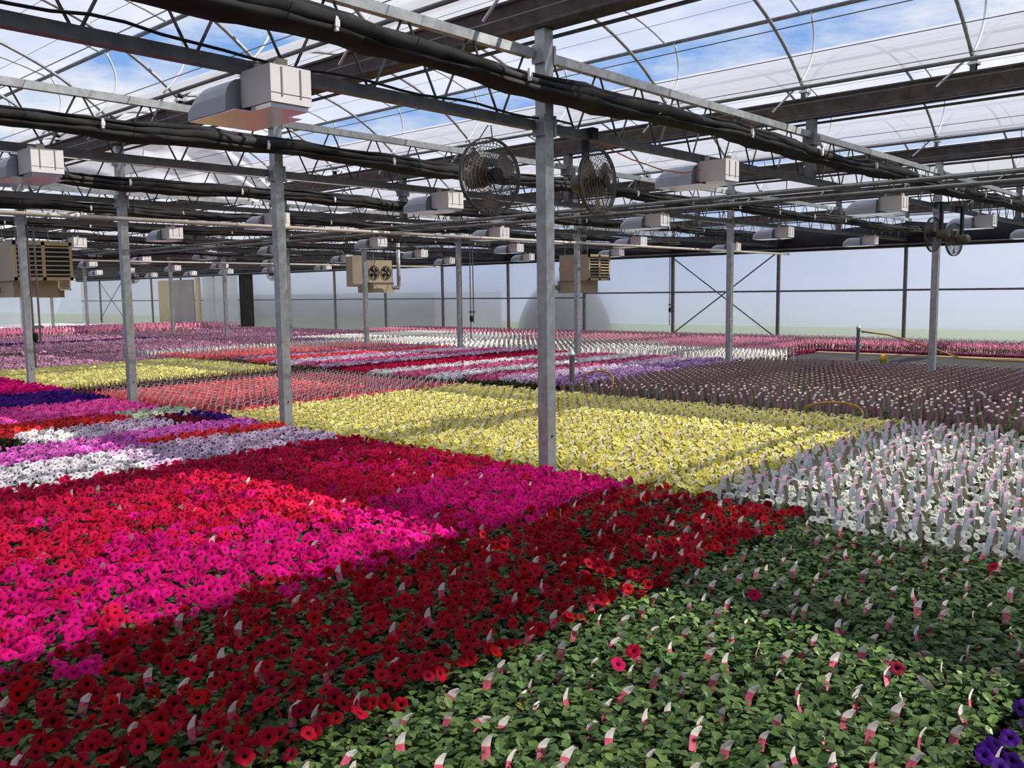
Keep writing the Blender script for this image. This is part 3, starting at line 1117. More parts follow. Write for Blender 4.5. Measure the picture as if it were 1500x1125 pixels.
# standpipes and hoses between the beds
for x, y, h, lab in ((20.7, 7.85, 0.75, 'grey standpipe with a yellow tap on the dark aisle floor'), (10.55, 8.35, 0.72, 'grey standpipe at the corner of the purple-handled packs')):
    r = thing('standpipe', lab, 'standpipe', (x, y, 0), 0, 'standpipes')
    t = Tmpl()
    t.tube([(0, 0, 0), (0, 0, h)], 0.04, 10)
    part('pipe', t, M['galv_dark'], r)
    t = Tmpl()
    t.lathe([(0.05, 0), (0.06, 0.03), (0.03, 0.07), (0.012, 0.1)], 10, 0, (0, 0, 1), (0, 0, h))
    t.tube([(0.0, 0, h - 0.04), (0.1, -0.05, h - 0.05), (0.12, -0.06, h - 0.1)], 0.02, 6)
    part('tap', t, M['shiny'], r)
pipe('garden_hose', [(20.8, 7.8, 0.68), (21.1, 7.3, 0.60), (21.6, 6.5, 0.30), (22.0, 6.0, 0.06), (22.1, 5.2, 0.03), (22.0, 3.4, 0.03), (22.1, 2.4, 0.03)], 0.02, 'hose', 'ochre garden hose trailing from the standpipe to the kerb', 'hose', 6)
t = Tmpl()
t.lathe([(0.03, 0), (0.09, 0.02), (0.09, 0.1), (0.04, 0.14)], 10, 0, (0.3, 0.9, 0.2), (20.7, 7.2, 0.06))
one('hose_nozzle', t, M['yellow'], 'yellow hose nozzle lying on the dark aisle floor', 'nozzle')


def hose_loop(cx, cy, w, h, label):
    pts = []
    for i in range(25):
        a = PI * i / 24
        pts.append((cx + 0.12 * math.sin(a * 2), cy - w * math.cos(a), 0.22 + h * math.sin(a) ** 0.8))
    pts = [(cx - 0.2, cy - w - 0.15, 0.05)] + pts + [(cx + 0.1, cy + w + 0.1, 0.05)]
    pipe('garden_hose', pts, 0.014, 'hose', label, 'hose', 6)


hose_loop(9.72, 3.95, 0.33, 0.20, 'ochre hose looping up between the yellow and purple-handled packs')
hose_loop(10.35, 7.7, 0.22, 0.32, 'ochre hose looping up beside the standpipe')
# white disc cap on the roof film and small rusty fitting
t = Tmpl()
t.lathe([(0.10, 0), (0.11, 0.03), (0.06, 0.06), (0.02, 0.07)], 16)
one('air_cap', t, M['white_box'], 'small round white cap in the roof film beyond the second truss', 'cap', None, True, (8.35, 10.5, 4.68))

# ------------------------------------------------------------------ plant templates
def leaf(t, base, dirv, L, W, mat=0, droop=0.3, fold=0.25):
    d = Vector(dirv).normalized()
    side = d.cross(Vector((0, 0, 1)))
    if side.length < 1e-3:
        side = Vector((1, 0, 0))
    side.normalize()
    nrm = side.cross(d).normalized()
    b = Vector(base)
    prof = [(0.0, 0.12), (0.35, 0.85), (0.68, 1.0), (1.0, 0.18)]
    V = []
    for u, w in prof:
        c = b + d * (L * u) - Vector((0, 0, 1)) * (droop * L * u * u)
        V += [c - side * (W * .5 * w) + nrm * (fold * W * .5 * w), c, c + side * (W * .5 * w) + nrm * (fold * W * .5 * w)]
    F = []
    for i in range(3):
        F += [(3 * i, 3 * i + 1, 3 * i + 4, 3 * i + 3), (3 * i + 1, 3 * i + 2, 3 * i + 5, 3 * i + 4)]
    t.add(V, F, mat)


def foliage(n, half, z0, z1, L, W, rnd, mat=0):
    t = Tmpl()
    for i in range(n):
        x, y = rnd.uniform(-half, half), rnd.uniform(-half, half)
        z = z0 + (z1 - z0) * rnd.random() ** 0.6
        a = rnd.uniform(0, 2 * PI)
        el = rnd.uniform(0.05, 1.0)
        l = L * rnd.uniform(0.7, 1.2)
        x0, y0 = x - math.cos(a) * l * .35, y - math.sin(a) * l * .35
        x0, y0 = max(-half, min(half, x0)), max(-half, min(half, y0))
        leaf(t, (x0, y0, z - l * .3), (math.cos(a), math.sin(a), el), l, W * rnd.uniform(0.8, 1.15), mat, rnd.uniform(0.1, 0.5))
    return t


def flower(R, rnd, seg=20):
    """ruffled five-lobed trumpet, facing +Z; materials 0 petal, 1 throat"""
    t = Tmpl()
    rings = [(0.10, -0.42), (0.24, -0.12), (0.58, 0.05), (1.0, 0.0)]
    V, F, A = [], [], []
    ph = rnd.uniform(0, 6)
    for ri, (rr, zz) in enumerate(rings):
        for j in range(seg):
            a = 2 * PI * j / seg
            lob = abs(math.cos(2.5 * a)) ** 0.55
            r = R * rr * (1 if ri < 2 else (0.86 + 0.14 * lob if ri == 3 else 0.95 + .05 * lob))
            ruff = 0.0 if ri < 2 else R * 0.10 * rr * math.sin(5 * a + ph + ri) + R * 0.05 * rr * math.sin(3 * a + ph)
            drop = -0.14 * R * (1 - lob) if ri == 3 else 0
            V.append((r * math.cos(a), r * math.sin(a), R * zz + ruff + drop))
    V.append((0, 0, -0.5 * R))
    c = len(V) - 1
    for j in range(seg):
        j2 = (j + 1) % seg
        F.append((c, j, j2))
        A.append(1)
        for i in range(3):
            F.append((i * seg + j, (i + 1) * seg + j, (i + 1) * seg + j2, i * seg + j2))
            A.append(1 if i == 0 else 0)
    t.V, t.F, t.A, t.n = V, F, A, len(V)
    return t


def small_flower(R):
    t = Tmpl()
    n = 10
    V = [(0, 0, -0.2 * R)]
    for j in range(n):
        a = 2 * PI * j / n
        V.append((0.3 * R * math.cos(a), 0.3 * R * math.sin(a), 0))
    for j in range(n):
        a = 2 * PI * j / n
        r = R * (1.0 if j % 2 else 0.86)
        V.append((r * math.cos(a), r * math.sin(a), 0.06 * R))
    F, A = [], []
    for j in range(n):
        j2 = (j + 1) % n
        F.append((0, 1 + j, 1 + j2))
        A.append(1)
        F.append((1 + j, 1 + n + j, 1 + n + j2, 1 + j2))
        A.append(0)
    t.V, t.F, t.A, t.n = V, F, A, len(V)
    return t


def square_pot(top, bot, h, mat=0, z=0.0):
    t = Tmpl()
    a, b = top / 2, bot / 2
    V = [(-b, -b, z), (b, -b, z), (b, b, z), (-b, b, z), (-a, -a, z + h), (a, -a, z + h), (a, a, z + h), (-a, a, z + h), (-a * .9, -a * .9, z + h), (a * .9, -a * .9, z + h), (a * .9, a * .9, z + h), (-a * .9, a * .9, z + h), (-a * .9, -a * .9, z + h - .015), (a * .9, -a * .9, z + h - .015), (a * .9, a * .9, z + h - .015), (-a * .9, a * .9, z + h - .015)]
    F = [(3, 2, 1, 0)]
    for i in range(4):
        j = (i + 1) % 4
        F += [(i, j, j + 4, i + 4), (i + 4, j + 4, j + 8, i + 8), (i + 8, j + 8, j + 12, i + 12)]
    F.append((12, 13, 14, 15))
    t.add(V, F, mat)
    return t


def aim(tilt, az):
    """matrix turning +Z to a direction tilted from up towards azimuth az"""
    return Matrix.Rotation(az, 4, 'Z') @ Matrix.Rotation(tilt, 4, 'Y')


AZ_CAM = math.radians(180 + 43)      # towards the viewer's side of the house


def bloom_spots(n, half, z0, z1, rnd):
    """positions/orientations of blossoms over one plant, roughly even"""
    out = []
    tries = 0
    while len(out) < n and tries < 400:
        tries += 1
        x, y = rnd.uniform(-half, half), rnd.uniform(-half, half)
        if all((x - p[0]) ** 2 + (y - p[1]) ** 2 > (0.042 if tries < 200 else 0.03) ** 2 for p in out):
            az = AZ_CAM + rnd.gauss(0, 0.85)
            tilt = abs(rnd.gauss(0.72, 0.34))
            out.append((x, y, rnd.uniform(z0, z1), tilt, az))
    return out


def tag_mesh(w=0.030, h=0.085):
    """plastic plant label with a swooping tip: pink below, white above"""
    t = Tmpl()
    n = 7
    rows = []
    for i in range(n + 1):
        u = i / n
        z = h * u
        ww = w * (1.0 if u < 0.72 else 1.0 - 0.55 * (u - 0.72) / 0.28)
        sh = 0.0 if u < 0.6 else w * 0.55 * ((u - 0.6) / 0.4) ** 1.6
        y = 0.010 * math.sin(u * PI * 0.9) + 0.006 * u
        rows.append([(-ww / 2 + sh, y, z), (sh, y - 0.0025, z), (ww / 2 + sh, y, z)])
    t.grid(rows[:5], 0)
    t.grid(rows[4:], 1)
    b = Tmpl()
    b.put(t)
    t2 = [[(x, y + 0.0012, z) for x, y, z in reversed(r)] for r in rows]
    b.grid(t2, 1)
    return b


# ------------------------------------------------------------------ beds
rnd = random.Random(11)


def cells(x0, x1, y0, y1, px, py, jit=0.012):
    nx, ny = max(1, round((x1 - x0) / px)), max(1, round((y1 - y0) / py))
    px, py = (x1 - x0) / nx, (y1 - y0) / ny
    out = []
    for i in range(nx):
        for j in range(ny):
            x, y = x0 + px * (i + .5), y0 + py * (j + .5)
            if any(abs(x - gx) < max(0.15, px * 0.75) and abs((y - Y0 - dy) / SP - round((y - Y0 - dy) / SP)) * SP < max(0.15, px * 0.75) for gx, dy in ((5.36, -0.05), (15.36, 0.05))):
                continue
            out.append((x + rnd.uniform(-jit, jit), y + rnd.uniform(-jit, jit), i, j, nx, ny))
    return out


def seen_cells(cs, z=0.3, near_margin=True):
    """(in frame, just outside)"""
    a, b = [], []
    for c in cs:
        if in_frame(c[0], c[1], z, 15, 25):
            a.append(c)
        elif in_frame(c[0], c[1], z, 260, 260):
            b.append(c)
    return a, b


def dist(c):
    return math.hypot(c[0], c[1])


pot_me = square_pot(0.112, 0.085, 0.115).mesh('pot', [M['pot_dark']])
POTA = square_pot(0.112, 0.085, 0.115, 0)
fol_t = [foliage(72, 0.078, 0.15, 0.295, 0.048, 0.028, rnd) for _ in range(5)]
fol_me = [f.mesh('foliage', [M['leaf']]) for f in fol_t]
gfol_t = [foliage(112, 0.080, 0.12, 0.29, 0.047, 0.032, rnd) for _ in range(5)]
gfol_me = [f.mesh('foliage', [M['leaf_bright']]) for f in gfol_t]
tag_t = tag_mesh()
tag_me = tag_t.mesh('plant_tag', [M['tag_pink'], M['tag_white']])
fl_t = [flower(0.031, rnd) for _ in range(4)]
fl_me = {k: [f.mesh('blossom', [M['petal_' + k], M['throat_' + k]], True) for f in fl_t] for k in PET}


def petunia_near(kind, name, c, nb, label, group, tag_p=0.25):
    """potted petunia with its parts"""
    rz = rnd.choice((0, PI / 2, PI, -PI / 2))
    r = thing(name, label, 'flowering plant', (c[0], c[1], 0), 0, group)
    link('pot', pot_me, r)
    f = link('foliage', rnd.choice(fol_me), r)
    f.rotation_euler = (0, 0, rz)
    for x, y, z, ti, az in bloom_spots(nb, 0.078, 0.275, 0.335, rnd):
        b = link('blossom', rnd.choice(fl_me[kind]), r)
        s = rnd.uniform(0.82, 1.1)
        b.matrix_local = Matrix.Translation((x, y, z)) @ aim(ti, az) @ Matrix.Rotation(rnd.uniform(0, 6), 4, 'Z') @ Matrix.Scale(s, 4)
    if rnd.random() < tag_p:
        g = link('plant_tag', tag_me, r)
        g.location = (rnd.uniform(-.05, .05), rnd.uniform(-.05, .05), 0.255)
        g.rotation_euler = (rnd.uniform(-.2, .2), rnd.uniform(-.3, .3), math.radians(-25) + rnd.gauss(0, .4))
    return r


def petunia_mass_tmpl(nb, small=False):
    """foliage 0, pot 1, petal 2, throat 3, tag"""
    t = Tmpl()
    t.put(POTA, None, 1)
    if small:
        t.put(foliage(34, 0.078, 0.17, 0.29, 0.058, 0.034, rnd))
    else:
        t.put(rnd.choice(fol_t))
    for x, y, z, ti, az in bloom_spots(nb, 0.078, 0.275, 0.335, rnd):
        s = rnd.uniform(0.85, 1.1)
        src = small_flower(0.031) if small else rnd.choice(fl_t)
        t.put(src, Matrix.Translation((x, y, z)) @ aim(ti, az) @ Matrix.Rotation(rnd.uniform(0, 6), 4, 'Z') @ Matrix.Scale(s, 4), 2)
    return t


def petunia_mats(kind, leafm='leaf'):
    return [M[leafm], M['pot'], M['petal_' + kind], M['throat_' + kind]]


MASS_NEAR = {n: [petunia_mass_tmpl(n).arrays() for _ in range(4)] for n in (5, 8)}
FAR_T = [petunia_mass_tmpl(9, True) for _ in range(5)]
FAR_A = [t.arrays() for t in FAR_T]
far_me = {}

BUDGET, REST, REST_MATS = {}, {}, {}


def take(name, cs, limit):
    """the largest ones in view up to about 300 of a kind; the others go to the rest"""
    n = min(limit, 300 - BUDGET.get(name, 0), len(cs))
    n = max(0, n)
    BUDGET[name] = BUDGET.get(name, 0) + n
    return cs[:n], cs[n:]


def add_rest(name, mats, items):
    REST.setdefault(name, []).extend(items)
    REST_MATS[name] = mats


KIND_TXT = {
    'crimson': ('dark crimson-flowered potted petunia in the shaded strip next to the green plants', 'dark crimson-flowered petunia in the edge row against the green tagged plants', 'dark crimson-flowered petunia in the end row against the white packs'),
    'magenta': ('vivid magenta-flowered potted petunia in the strip behind the crimson ones', None, 'vivid magenta-flowered petunia in the end row by the front post'),
    'red': ('bright red-flowered potted petunia in the strip behind the magenta ones', None, 'bright red-flowered petunia in the end row against the yellow packs'),
    'cherry': ('cherry-red-flowered potted petunia before the white and lavender band', None, 'cherry-red-flowered petunia in the end row against the yellow packs'),
}
NB = {'crimson': 5, 'magenta': 9, 'red': 9, 'cherry': 9}


def near_kind(x, y):
    q = y + rnd.gauss(0, 0.07) + 0.06 * math.sin(x * 2.3)
    if q < 3.56:
        return 'crimson'
    if q < 4.72 + rnd.gauss(0, 0.12):
        return 'magenta' if rnd.random() > 0.08 else 'red'
    if q < 5.75 + rnd.gauss(0, 0.15):
        return 'red' if rnd.random() > 0.1 else 'magenta'
    return 'cherry' if rnd.random() > 0.15 else 'red'


def bed_near_all():
    ins, out = seen_cells(cells(0.6, 5.22, 2.27, 6.97, 0.148, 0.148))
    by, rest = {}, {}
    for c in ins:
        by.setdefault(near_kind(c[0], c[1]), []).append(c)
    for c in out:
        rest.setdefault(near_kind(c[0], c[1]), []).append(c)
    for kind, cs in by.items():
        cs.sort(key=dist)
        name = kind + '_petunia_plant'
        a, b = take(name, cs, 300)
        COUNT[kind] = len(cs)
        t0, t1, t2 = KIND_TXT[kind]
        for c in a:
            lab, grp = t0, kind + ' petunias'
            if t1 and c[1] < 2.41:
                lab, grp = t1, kind + ' petunias of the edge row'
            elif c[0] > 5.05:
                lab, grp = t2, kind + ' petunias of the end row'
            petunia_near(kind, name, c, max(2, NB[kind] + rnd.choice((-1, 0, 0, 1))), lab, grp, 0.3 if kind == 'crimson' else 0.07)
        rest.setdefault(kind, []).extend(b)
    for kind, cs in rest.items():
        add_rest(kind + '_petunia_carpet', petunia_mats(kind), [(MASS_NEAR[8 if kind != 'crimson' else 5][rnd.randrange(4)], c[0], c[1], 0, 0.0, 1.0) for c in cs])


def bed_near(kind, x0, x1, y0, y1, nb, desc, group, pitch=0.15, tag_p=0.2):
    ins, out = seen_cells(cells(x0, x1, y0, y1, pitch, pitch))
    ins.sort(key=dist)
    name = kind + '_petunia_plant'
    a, b = take(name, ins, 300)
    for c in a:
        petunia_near(kind, name, c, max(2, nb + rnd.choice((-1, 0, 0, 1))), desc, group, tag_p)
    add_rest(kind + '_petunia_carpet', petunia_mats(kind), [(MASS_NEAR[8 if nb > 6 else 5][rnd.randrange(4)], c[0], c[1], 0, 0.0, 1.0) for c in b + out])
    return len(ins)


def bed_far(kind, x0, x1, y0, y1, desc, group, pitch=0.15, limit=300):
    """petunia strip too far to show parts: each plant one mesh"""
    ins, out = seen_cells(cells(x0, x1, y0, y1, pitch, pitch))
    ins.sort(key=dist)
    name = kind + '_petunia_plant'
    if kind not in far_me:
        far_me[kind] = [t.mesh(name, petunia_mats(kind)) for t in FAR_T]
    a, b = take(name, ins, limit)
    for c in a:
        o = link(name, rnd.choice(far_me[kind]), None, (c[0], c[1], 0))
        tag(o, desc, 'flowering plant', group)
    add_rest(kind + '_petunia_carpet', petunia_mats(kind), [(FAR_A[rnd.randrange(5)], c[0], c[1], 0, 0.0, 1.0) for c in b + out])
    return len(ins)


COUNT = {}
# --- green plants not yet in flower, each with a pink and white tag
ins, out = seen_cells(cells(0.75, 5.08, 0.1, 2.24, 0.15, 0.15))
ins = [c for c in ins if not (c[1] < 0.68 and c[0] < 3.75)]
out = [c for c in out if not (c[1] < 0.68 and c[0] < 3.75)]
ins.sort(key=dist)
COUNT['green'] = len(ins)
for c in ins:
    edge_w = c[0] > 4.85
    edge_c = c[1] > 2.1
    stray = rnd.random() < 0.05
    grp = 'green tagged petunias'
    lab = 'leafy green potted petunia with a pink and white tag, not yet in flower'
    if stray:
        lab, grp = 'leafy green tagged petunia with a first dark magenta bloom open', 'green tagged petunias with one bloom'
    elif edge_w:
        lab, grp = 'leafy green tagged petunia in the edge row against the white-flowered packs', 'green tagged petunias along the white packs'
    elif edge_c:
        lab, grp = 'leafy green tagged petunia in the edge row against the crimson petunias', 'green tagged petunias along the crimson ones'
    r = thing('green_petunia_plant', lab, 'potted plant', (c[0], c[1], 0), 0, grp)
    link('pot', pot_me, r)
    f = link('foliage', rnd.choice(gfol_me), r)
    f.rotation_euler = (0, 0, rnd.choice((0, PI / 2, PI, -PI / 2)))
    g = link('plant_tag', tag_me, r)
    g.location = (rnd.uniform(-.045, .045), rnd.uniform(-.045, .045), 0.238 + rnd.gauss(0, .008))
    g.rotation_euler = (rnd.gauss(-.15, .22), rnd.gauss(0.25, .22), math.radians(-35) + rnd.gauss(0, .5))
    sg = rnd.uniform(.7, 1.0)
    g.scale = (sg, sg, sg)
    if stray:
        b = link('blossom', rnd.choice(fl_me[rnd.choice(('maroon', 'maroon', 'cherry'))]), r)
        b.matrix_local = Matrix.Translation((rnd.uniform(-.05, .05), rnd.uniform(-.05, .05), 0.31)) @ aim(0.7, AZ_CAM + rnd.gauss(0, .6))
GA = []
for f in gfol_t:
    t = Tmpl()
    t.put(f)
    t.put(POTA, None, 1)
    t.put(tag_t, Matrix.Translation((0.01, 0, 0.248)) @ Matrix.Rotation(-0.5, 4, 'Z'), 2)
    GA.append(t.arrays())
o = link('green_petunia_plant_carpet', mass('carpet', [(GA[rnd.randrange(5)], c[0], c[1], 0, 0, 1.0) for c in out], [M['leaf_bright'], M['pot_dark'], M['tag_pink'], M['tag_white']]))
tag(o, 'rest of the green tagged petunias past the edge of view', 'plant carpet', None, 'stuff')

# --- near petunia strips
COUNT['indigo0'] = bed_near('indigo', 1.2, 3.7, 0.0, 0.66, 4, 'deep indigo-flowered potted petunia at the near corner beside the green tagged plants', 'indigo petunias at the near corner', 0.15, 0.4)
bed_near_all()
# --- strips behind, each plant one mesh
F = bed_far
COUNT['white'] = F('white', 1.9, 3.25, 6.98, 7.95, 'white-flowered petunia at the aisle end of the pale band', 'white petunias of the pale band')
COUNT['lav'] = F('lavender', 3.25, 4.4, 6.98, 7.98, 'pale lavender petunia in the middle of the pale band', 'lavender petunias of the pale band')
F('lavender', 4.4, 5.22, 6.98, 7.9, 'pale lavender petunia of the pale band near the second post', 'lavender petunias by the second post')
F('violet', 2.5, 3.75, 8.0, 8.85, 'violet-pink petunia in the strip at the aisle corner', 'violet petunias at the aisle', 0.15)
F('scarlet', 3.75, 5.25, 7.98, 8.35, 'scarlet petunia in the thin strip behind the pale band', 'scarlet petunias of the thin strip')
F('violet', 3.75, 5.2, 8.35, 8.95, 'violet-pink petunia in the strip behind the thin scarlet one', 'violet petunias behind the scarlet strip')
F('white', 3.15, 3.75, 8.9, 9.75, 'white petunia at the aisle end of the lavender strip', 'white petunias at the lavender strip')
F('lavender', 3.75, 4.6, 8.97, 9.75, 'lavender petunia in the strip before the red row', 'lavender petunias of the back strip')
F('maroon', 4.6, 4.95, 8.97, 9.85, 'dark maroon petunia beside the indigo patch', 'maroon petunias')
F('indigo', 4.95, 5.25, 8.97, 9.85, 'indigo petunia in the small patch near the yellow packs', 'indigo petunias of the small patch')
F('scarlet', 2.8, 4.45, 9.8, 10.5, 'scarlet petunia in the row before the hot pink ones', 'scarlet petunias before the hot pink')
F('pale_green', 4.5, 5.3, 9.9, 10.55, 'pale greenish-white petunia in the small patch by the third post', 'pale green petunias')
COUNT['pink'] = F('pink', 3.0, 5.15, 10.55, 12.1, 'hot pink petunia in the broad strip before the indigo one', 'hot pink petunias')
COUNT['indigo'] = F('indigo', 3.6, 5.2, 12.1, 13.8, 'indigo petunia in the broad dark strip behind the hot pink one', 'indigo petunias of the dark strip')
F('magenta', 4.2, 5.3, 13.8, 17.2, 'deep magenta petunia in the strip by the fourth post', 'deep magenta petunias')

# ------------------------------------------------------------------ handled packs
def handle(span, h, w, z0, lod=0, legs=(0, 1, 2)):
    """paper carry strap arching along X. materials: legs[0] outer leg, legs[1] inner, legs[2] top"""
    t = Tmpl()
    n = 11 if lod == 0 else 5
    pts = []
    for i in range(n + 1):
        a = PI * i / n
        cx = -math.copysign(abs(math.cos(a)) ** 0.55, math.cos(a))
        pts.append((span / 2 * cx * (0.72 + 0.28 * (1 - abs(math.sin(a)))), z0 + h * abs(math.sin(a)) ** 0.75))
    for i in range(n):
        (xa, za), (xb, zb) = pts[i], pts[i + 1]
        top = abs(i + .5 - n / 2) < n * 0.17
        m = legs[2] if top else legs[0]
        V = [(xa, -w / 2, za), (xa, w / 2, za), (xb, w / 2, zb), (xb, -w / 2, zb)]
        t.add(V, [(0, 1, 2, 3)] if lod else [(0, 1, 2, 3)], m)
        e = 0.0016
        dx, dz = xb - xa, zb - za
        l = math.hypot(dx, dz) or 1
        nx, nz = dz / l * e, -dx / l * e
        V = [(x + nx, y, z + nz) for x, y, z in V]
        t.add(V, [(3, 2, 1, 0)], legs[1])
    return t


def tray(w, d, h):
    t = Tmpl()
    a, b = w / 2, d / 2
    V = [(-a * .88, -b * .88, 0), (a * .88, -b * .88, 0), (a * .88, b * .88, 0), (-a * .88, b * .88, 0), (-a, -b, h), (a, -b, h), (a, b, h), (-a, b, h)]
    t.add(V, [(3, 2, 1, 0), (0, 1, 5, 4), (1, 2, 6, 5), (2, 3, 7, 6), (3, 0, 4, 7), (4, 5, 6, 7)])
    return t


class Pack:
    def __init__(s, name, petal, leafm, strap, n_leaf, n_bloom, px, py, hz, hh, span=0.11, sw=0.032, blz=(0.24, 0.30), R=0.024, leafz=(0.12, 0.25), turn=False):
        s.name, s.px, s.py = name, px, py
        s.mats = [M[leafm], M['pot'], M['petal_' + petal], M['throat_' + petal]] + [M[q] for q in strap]
        s.leafm, s.petal, s.strap = leafm, petal, strap
        s.var, s.spots = [], []
        s.bme = [flower(R, rnd, 15).mesh('blossom', [M['petal_' + petal], M['throat_' + petal]], True) for _ in range(2)]
        hx, hy = px * .46, py * .46
        for v in range(4):
            fo = Tmpl()
            nl = n_leaf
            for i in range(nl):
                x, y = rnd.uniform(-hx, hx), rnd.uniform(-hy, hy)
                a = rnd.uniform(0, 2 * PI)
                l = rnd.uniform(0.035, 0.06)
                leaf(fo, (max(-hx, min(hx, x - math.cos(a) * l * .4)), max(-hy, min(hy, y - math.sin(a) * l * .4)), rnd.uniform(*leafz)), (math.cos(a), math.sin(a), rnd.uniform(.1, 1.0)), l, l * .55)
            bl = Tmpl()
            sp = []
            for x, y, z, ti, az in bloom_spots(n_bloom, min(hx, hy) + .01, *blz, rnd):
                src = rnd.choice(fl_t) if False else small_flower(R)
                mm = Matrix.Translation((x * hx / min(hx, hy), y, z)) @ aim(ti * .9, az) @ Matrix.Rotation(rnd.uniform(0, 6), 4, 'Z') @ Matrix.Scale(rnd.uniform(.85, 1.15), 4)
                bl.put(src, mm)
                sp.append(mm)
            s.spots.append(sp)
            s.var.append((fo, bl))
        s.tr = tray(px * .93, py * .93, 0.10)
        s.hd = handle(span, hh, sw, hz)
        lo = Tmpl()
        s.full, s.low = [], []
        hl = handle(span, hh, sw, hz, 1)
        if turn:
            hl.V = [(-y, x, z) for x, y, z in hl.V]
        for fo, bl in s.var:
            t = Tmpl()
            t.put(fo)
            t.put(s.tr, None, 1)
            if bl.n:
                t.put(bl, None, 2)
            t.put(hl, None, 4)
            s.full.append(t)
        for v in range(4):
            t = Tmpl()
            for i in range(max(6, n_leaf // 4)):
                x, y = rnd.uniform(-hx, hx), rnd.uniform(-hy, hy)
                a = rnd.uniform(0, 2 * PI)
                l = 0.085
                z = rnd.uniform(leafz[0] + .05, leafz[1])
                d = Vector((math.cos(a), math.sin(a), .5)) * l * .5
                e = Vector((-math.sin(a), math.cos(a), 0)) * l * .3
                cc = Vector((x, y, z))
                t.add([cc - d, cc + e, cc + d, cc - e], [(0, 1, 2, 3)], 0)
            t.put(s.tr, None, 1)
            for x, y, z, ti, az in bloom_spots(max(1, n_bloom) if n_bloom else 0, min(hx, hy) + .01, *blz, rnd):
                q = [(R * 1.05 * math.cos(b), R * 1.05 * math.sin(b), 0) for b in np.linspace(0, 2 * PI, 7)[:-1]]
                u = Tmpl()
                u.add(q, [tuple(range(6))], 2)
                t.put(u, Matrix.Translation((x * hx / min(hx, hy), y, z)) @ aim(ti * .9, az))
            t.put(hl, None, 4)
            s.low.append(t)
        s.full_a = [t.arrays() for t in s.full]
        s.low_a = [t.arrays() for t in s.low]
        s.meshes = None

    def proto_meshes(s):
        if s.meshes is None:
            strap_m = [M[q] for q in s.strap]
            s.meshes = (s.tr.mesh('tray', [M['pot']]), [fo.mesh('foliage', [M[s.leafm]]) for fo, _ in s.var],
                        None,
                        s.hd.mesh('carry_handle', strap_m), [t.mesh(s.name, s.mats) for t in s.full],
                        [t.mesh(s.name, s.mats) for t in s.low])
        return s.meshes


def s_bloom(P, i):
    return P.spots[i]


def pack_bed(P, rects, desc, group, parts=True, limit=300, far=14.0, edge=None, scale=1.0, stuff_name=None):
    cs = []
    for x0, x1, y0, y1 in rects:
        cs += cells(x0, x1, y0, y1, P.px * scale, P.py * scale, 0.01)
    ins, out = seen_cells(cs)
    ins.sort(key=dist)
    tr, fo, bl, hd, full, low = P.proto_meshes()
    got, left = take(P.name, ins, limit)
    for c in got:
        lab, grp = desc, group
        if edge:
            for test, txt in edge:
                if test(c):
                    lab, grp = txt, group + ', ' + txt.split(' pack ')[-1]
                    break
        if parts:
            r = thing(P.name, lab, 'flower pack', (c[0], c[1], 0), 0, grp)
            link('tray', tr, r)
            i = rnd.randrange(4)
            link('foliage', fo[i], r)
            for mm in s_bloom(P, i):
                b = link('blossom', P.bme[rnd.randrange(2)], r)
                b.matrix_local = mm
            h = link('carry_handle', hd, r)
            h.location = (rnd.gauss(0, .006), rnd.gauss(0, .006), rnd.gauss(0, .006))
            h.rotation_euler = (rnd.gauss(0, .11), rnd.gauss(0, .09), rnd.gauss(0, .2))
        else:
            o = link(P.name, rnd.choice(full if dist(c) < far else low), None, (c[0], c[1], 0), rnd.gauss(0, .08))
            o.scale = (scale, scale, 1.0)
            tag(o, lab, 'flower pack', grp)
    add_rest(P.name.replace('_pack', '_carpet'), P.mats, [((P.full_a if dist(c) < far else P.low_a)[rnd.randrange(4)], c[0], c[1], 0, rnd.gauss(0, .08), scale) for c in left + out])
    COUNT[group] = (len(ins), len(out))


white_p = Pack('white_flower_pack', 'cream_white', 'leaf_bright', ('strap_print', 'strap_tan', 'strap_pink'), 60, 7, 0.20, 0.165, 0.14, 0.235, 0.17, 0.028, (0.24, 0.30), 0.027)
yellow_p = Pack('yellow_flower_pack', 'yellow', 'leaf_pale', ('strap_white', 'strap_tan', 'strap_blush'), 36, 13, 0.20, 0.165, 0.12, 0.205, 0.15, 0.018, (0.24, 0.31), 0.027)
purple_p = Pack('purple_handled_pack', 'purple', 'leaf', ('strap_maroon', 'strap_tan', 'strap_blush'), 44, 0, 0.19, 0.165, 0.12, 0.25, 0.085, 0.030, (0.2, 0.26), 0.02, (0.1, 0.23))
coral_p = Pack('coral_flower_pack', 'coral', 'leaf', ('strap_blush', 'strap_white', 'strap_white'), 30, 9, 0.20, 0.165, 0.12, 0.235, 0.16, 0.020, (0.23, 0.29), 0.027)
tall_p = Pack('white_handled_pack', 'white', 'leaf', ('strap_white', 'strap_white', 'strap_white'), 18, 3, 0.20, 0.18, 0.1, 0.28, 0.08, 0.05, (0.22, 0.28), 0.025, turn=True)
rose_p = Pack('rose_flower_pack', 'rose', 'leaf', ('strap_rose', 'strap_blush', 'strap_blush'), 18, 5, 0.20, 0.18, 0.1, 0.26, 0.09, 0.036, (0.22, 0.30), 0.026, turn=True)
mauve_p = Pack('mauve_flower_pack', 'mauve', 'leaf', ('strap_rose', 'strap_tan', 'strap_blush'), 18, 7, 0.20, 0.18, 0.1, 0.22, 0.09, 0.03, (0.22, 0.30), 0.026)
dark_p = Pack('dark_handled_pack', 'maroon', 'leaf', ('strap_maroon', 'strap_maroon', 'strap_tan'), 26, 3, 0.20, 0.165, 0.12, 0.24, 0.12, 0.024, (0.22, 0.27), 0.024)

